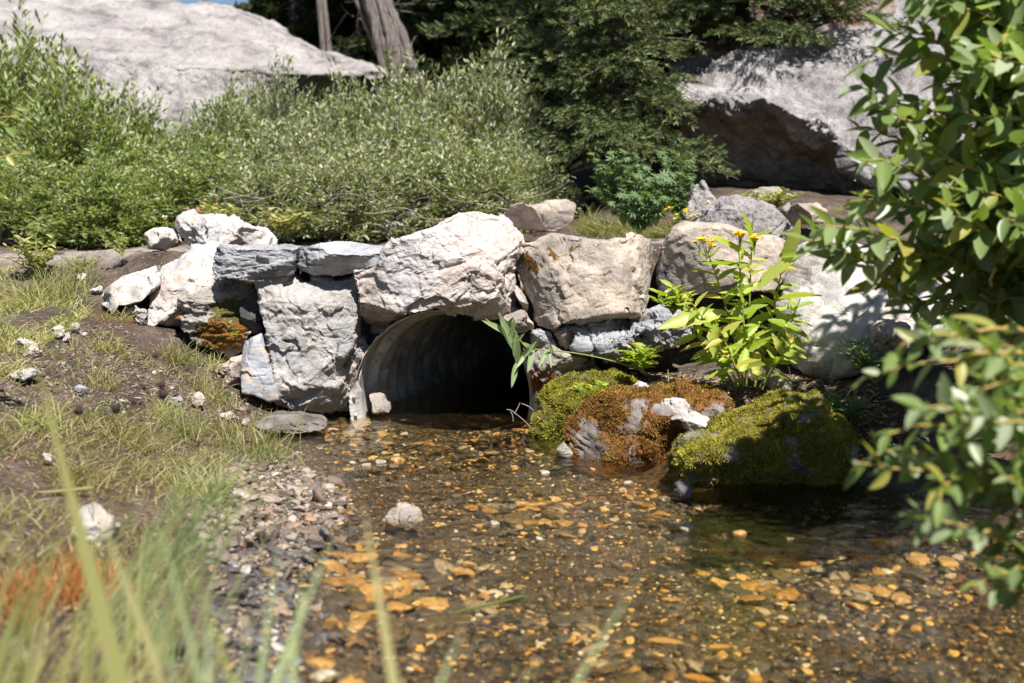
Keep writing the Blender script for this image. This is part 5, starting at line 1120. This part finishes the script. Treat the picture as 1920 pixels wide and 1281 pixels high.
# overhanging sprig with willow-like leaves before the pipe
t = empty('leafy_sprig', P(1215, 700, 4.15), 'pale green sprig hanging in front of the pipe mouth', 'plant'); mb = MB(); pos = []; dirs = []; s_ = []
main = np.concatenate([bez(P(1215, 700, 4.15), P(1120, 660, 4.12), P(1000, 655, 4.12), 20), bez(P(1000, 655, 4.12), P(985, 660, 4.12), P(965, 620, 4.12), 10)[1:]])
mb.add(*tube(main, .0022, 6)); c2 = bez(P(968, 640, 4.12), P(945, 620, 4.12), P(910, 598, 4.12), 10); mb.add(*tube(c2, .0018, 5)); c3_ = bez(P(975, 680, 4.12), P(960, 660, 4.12), P(945, 610, 4.12), 10); mb.add(*tube(c3_, .0018, 5))
for a_, b_ in [((968, 680), (960, 728)), ((968, 680), (975, 640)), ((960, 650), (938, 585)), ((960, 645), (945, 605)), ((950, 625), (905, 598)), ((955, 640), (966, 598)), ((975, 675), (1005, 640)), ((965, 660), (955, 640)), ((1000, 650), (990, 700)), ((1000, 655), (1012, 630)),
               ((1025, 655), (1010, 690)), ((1028, 655), (1035, 690)), ((965, 670), (970, 620)), ((948, 615), (938, 585)), ((948, 615), (962, 595)), ((1000, 655), (980, 640)), ((1035, 660), (1030, 640)), ((985, 665), (968, 690)), ((960, 648), (982, 625))]:
    A, B = P(*a_, 4.12), P(*b_, 4.08); pos.append(A); dirs.append(B-A); s_.append(np.linalg.norm(B-A)*.95)
RNG = np.random.default_rng(8); pos, dirs = np.array(pos), np.array(dirs); mb.build('stems', MAT['ragstem'], t); lt = leaf_t(7, .22, .12, .3); v, f = scatter(*lt, pos, basis(dirs, np.tile([.3, -1, .6], (len(pos), 1))), np.array(s_)); mesh_np('leaves', v, f, MAT['milk'], t)
mb = MB()
for a_, b_ in [((1000, 808), (965, 775)), ((965, 775), (950, 768)), ((965, 775), (975, 755)), ((957, 772), (962, 790)), ((1000, 770), (978, 757))]: mb.add(*tube(bez(P(*a_, 4.1), P((a_[0]+b_[0])/2+3, (a_[1]+b_[1])/2-3, 4.1), P(*b_, 4.1), 6), .0016, 5))
tag(mb.build('dead_twig', MAT['twig_grey']), 'forked dead twig sticking up from the water at the pipe', 'twig')
# stick, flower bits
v, f = tube(bez(P(-20, 932, 2.6), P(90, 925, 2.62), P(175, 915, 2.65), 12), .005, 7); tag(mesh_np('stick', v, f, MAT['dry']), 'straight tan stick lying on the left bank', 'stick')
v, f = tube(bez(G(850, 1150, .004), G(900, 1138, .004), G(980, 1118, .004), 12), .0028, 6); tag(mesh_np('floating_grass', v, f, MAT['grass']), 'green grass stem floating on the stream', 'stem')
t = empty('flower_cluster', P(385, 400, 6.9), 'small orange flower cluster behind the white knobby stone', 'plant'); flower_head(P(385, 394, 6.9), 14, .035, 'peach', 'peach', t, .02)
t = empty('daisy', P(312, 440, 6.6), 'single white flower on a stalk left of the white knobby stone', 'plant'); c_ = P(310, 410, 6.6); v, f = tube(bez(P(316, 448, 6.6), P(315, 430, 6.6), c_, 6), .003, 4); mesh_np('stem', v, f, MAT['ragstem'], t); flower_head(c_, 1, .001, 'whiteflower', 'yellow', t, .03)
for px, py, Y, lab in ((660, 435, 6.9, 'small yellow weed flowers at the hedge foot'), (1285, 400, 6.2, 'yellow flowers at the foot of the pointed rock')):
    t = empty('yellow_weed', P(px, py+12, Y), lab, 'plant', 'yellow weeds'); flower_head(P(px, py, Y), 14, .05, 'yellow', 'yellow', t, .018)
# leaf litter and dead stems on the right-hand soil
MAT['litter'] = leaf_mat('dry_leaf_litter', [(.20, .12, .07), (.34, .24, .15), (.12, .07, .045), (.42, .33, .22), (.16, .09, .06)], .1, .7)
xy = sample_px(2600, [(1180, 700), (1500, 690), (1750, 780), (1700, 880), (1560, 870), (1400, 790), (1150, 770)], .12); z = height(xy[:, 0], xy[:, 1]); n = len(xy); RNG = np.random.default_rng(2)
d = RNG.normal(size=(n, 3))*np.array([1, 1, .35]); v, f = scatter(*lt3, np.column_stack([xy, z+.004]), basis(d, np.tile([0, 0, 1.], (n, 1))+RNG.normal(size=(n, 3))*.4), RNG.uniform(.008, .032, n)); mb = MB().add(v, f)
for k in range(160):
    q = np.array([*xy[k], z[k]+.004]); e = q+RNG.normal(size=3)*np.array([.06, .04, .02])+np.array([0, 0, .01]); mb.add(*tube(bez(q, (q+e)/2+np.array([0, 0, .01]), e, 5), .0011, 4))
tag(mb.build('leaf_litter', MAT['litter'], loc=(0, 0, 0)), 'dry leaves and stems littering the dark soil above the mossy rocks', 'litter', kind='stuff')
for nm_, poly, n, mt, lab, a_, b_ in (('plant_litter', [(0, 600), (250, 600), (420, 690), (520, 780), (470, 850), (420, 1000), (330, 1300), (-60, 1300), (-60, 600)], 9000, 'litter', 'dead stems, moss and plant crumbs over the left bank', .006, .03),
                           ('plant_litter', [(0, 780), (300, 780), (430, 830), (380, 1000), (300, 1300), (-60, 1300), (-60, 780)], 5000, 'rustgrass', 'rusty brown dead growth between the near bank grass', .005, .018)):
    xy = sample_px(n, poly, .15); z = height(xy[:, 0], xy[:, 1]); RNG = np.random.default_rng(n); tv, tf = leaf_t(2, .13, .2, .2)
    d = RNG.normal(size=(n, 3))*np.array([1, 1, .3])+np.array([0, 0, .12]); v, f = scatter(tv, tf, np.column_stack([xy, z+.001]), basis(d, np.tile([0, 0, 1.], (n, 1))+RNG.normal(size=(n, 3))*.4), RNG.uniform(a_, b_, n))
    tag(mesh_np(nm_, v, f, MAT[mt], loc=(0, 0, 0)), lab, 'litter', kind='stuff')
# fallen yellow leaves under the water
LT = leaf_t(5, .45, .05, .1)
FL = ['golden sunken leaf at lower centre, upper of the big pair', 'golden sunken leaf at lower centre, lower of the big pair', 'long tan leaf in the water just below the pale stone mid stream', 'small leaf at the edge of the wet gravel', 'golden leaf at the bottom edge of the photo', 'broad leaf right of the big golden pair', 'little leaf mid stream above the golden pair', 'yellow leaf upstream of the golden pair',
      'small leaf on the wet gravel at left', 'golden leaf in the shaded water at lower right', 'tiny leaf floating beside the rusty mossy rock']
for k, (px, py, s_) in enumerate([(1215, 1180, .07), (1280, 1245, .06), (700, 1040, .09), (640, 1120, .03), (1080, 1260, .06), (1330, 1195, .05), (1130, 1080, .03), (1240, 1105, .045), (560, 1135, .03), (1660, 1205, .035), (1270, 815, .02)]):
    q = G(px, py, -.03 if py > 900 else .0); q[2] = max(ground_at(q[0], q[1])+.012, -.05); v, f = scatter(*LT, q[None], basis(np.array([[1, rs.normal()*.4, 0.]]), np.array([[0, 0, 1.]])), np.array([s_])); tag(mesh_np('fallen_leaf', v, f, MAT['litter2'] if 'litter2' in MAT else MAT.setdefault('litter2', leaf_mat('golden_fallen_leaf', [(.62, .36, .09), (.55, .28, .06), (.60, .42, .16)], .2, .5))), FL[k], 'leaf', 'fallen leaves in the stream')
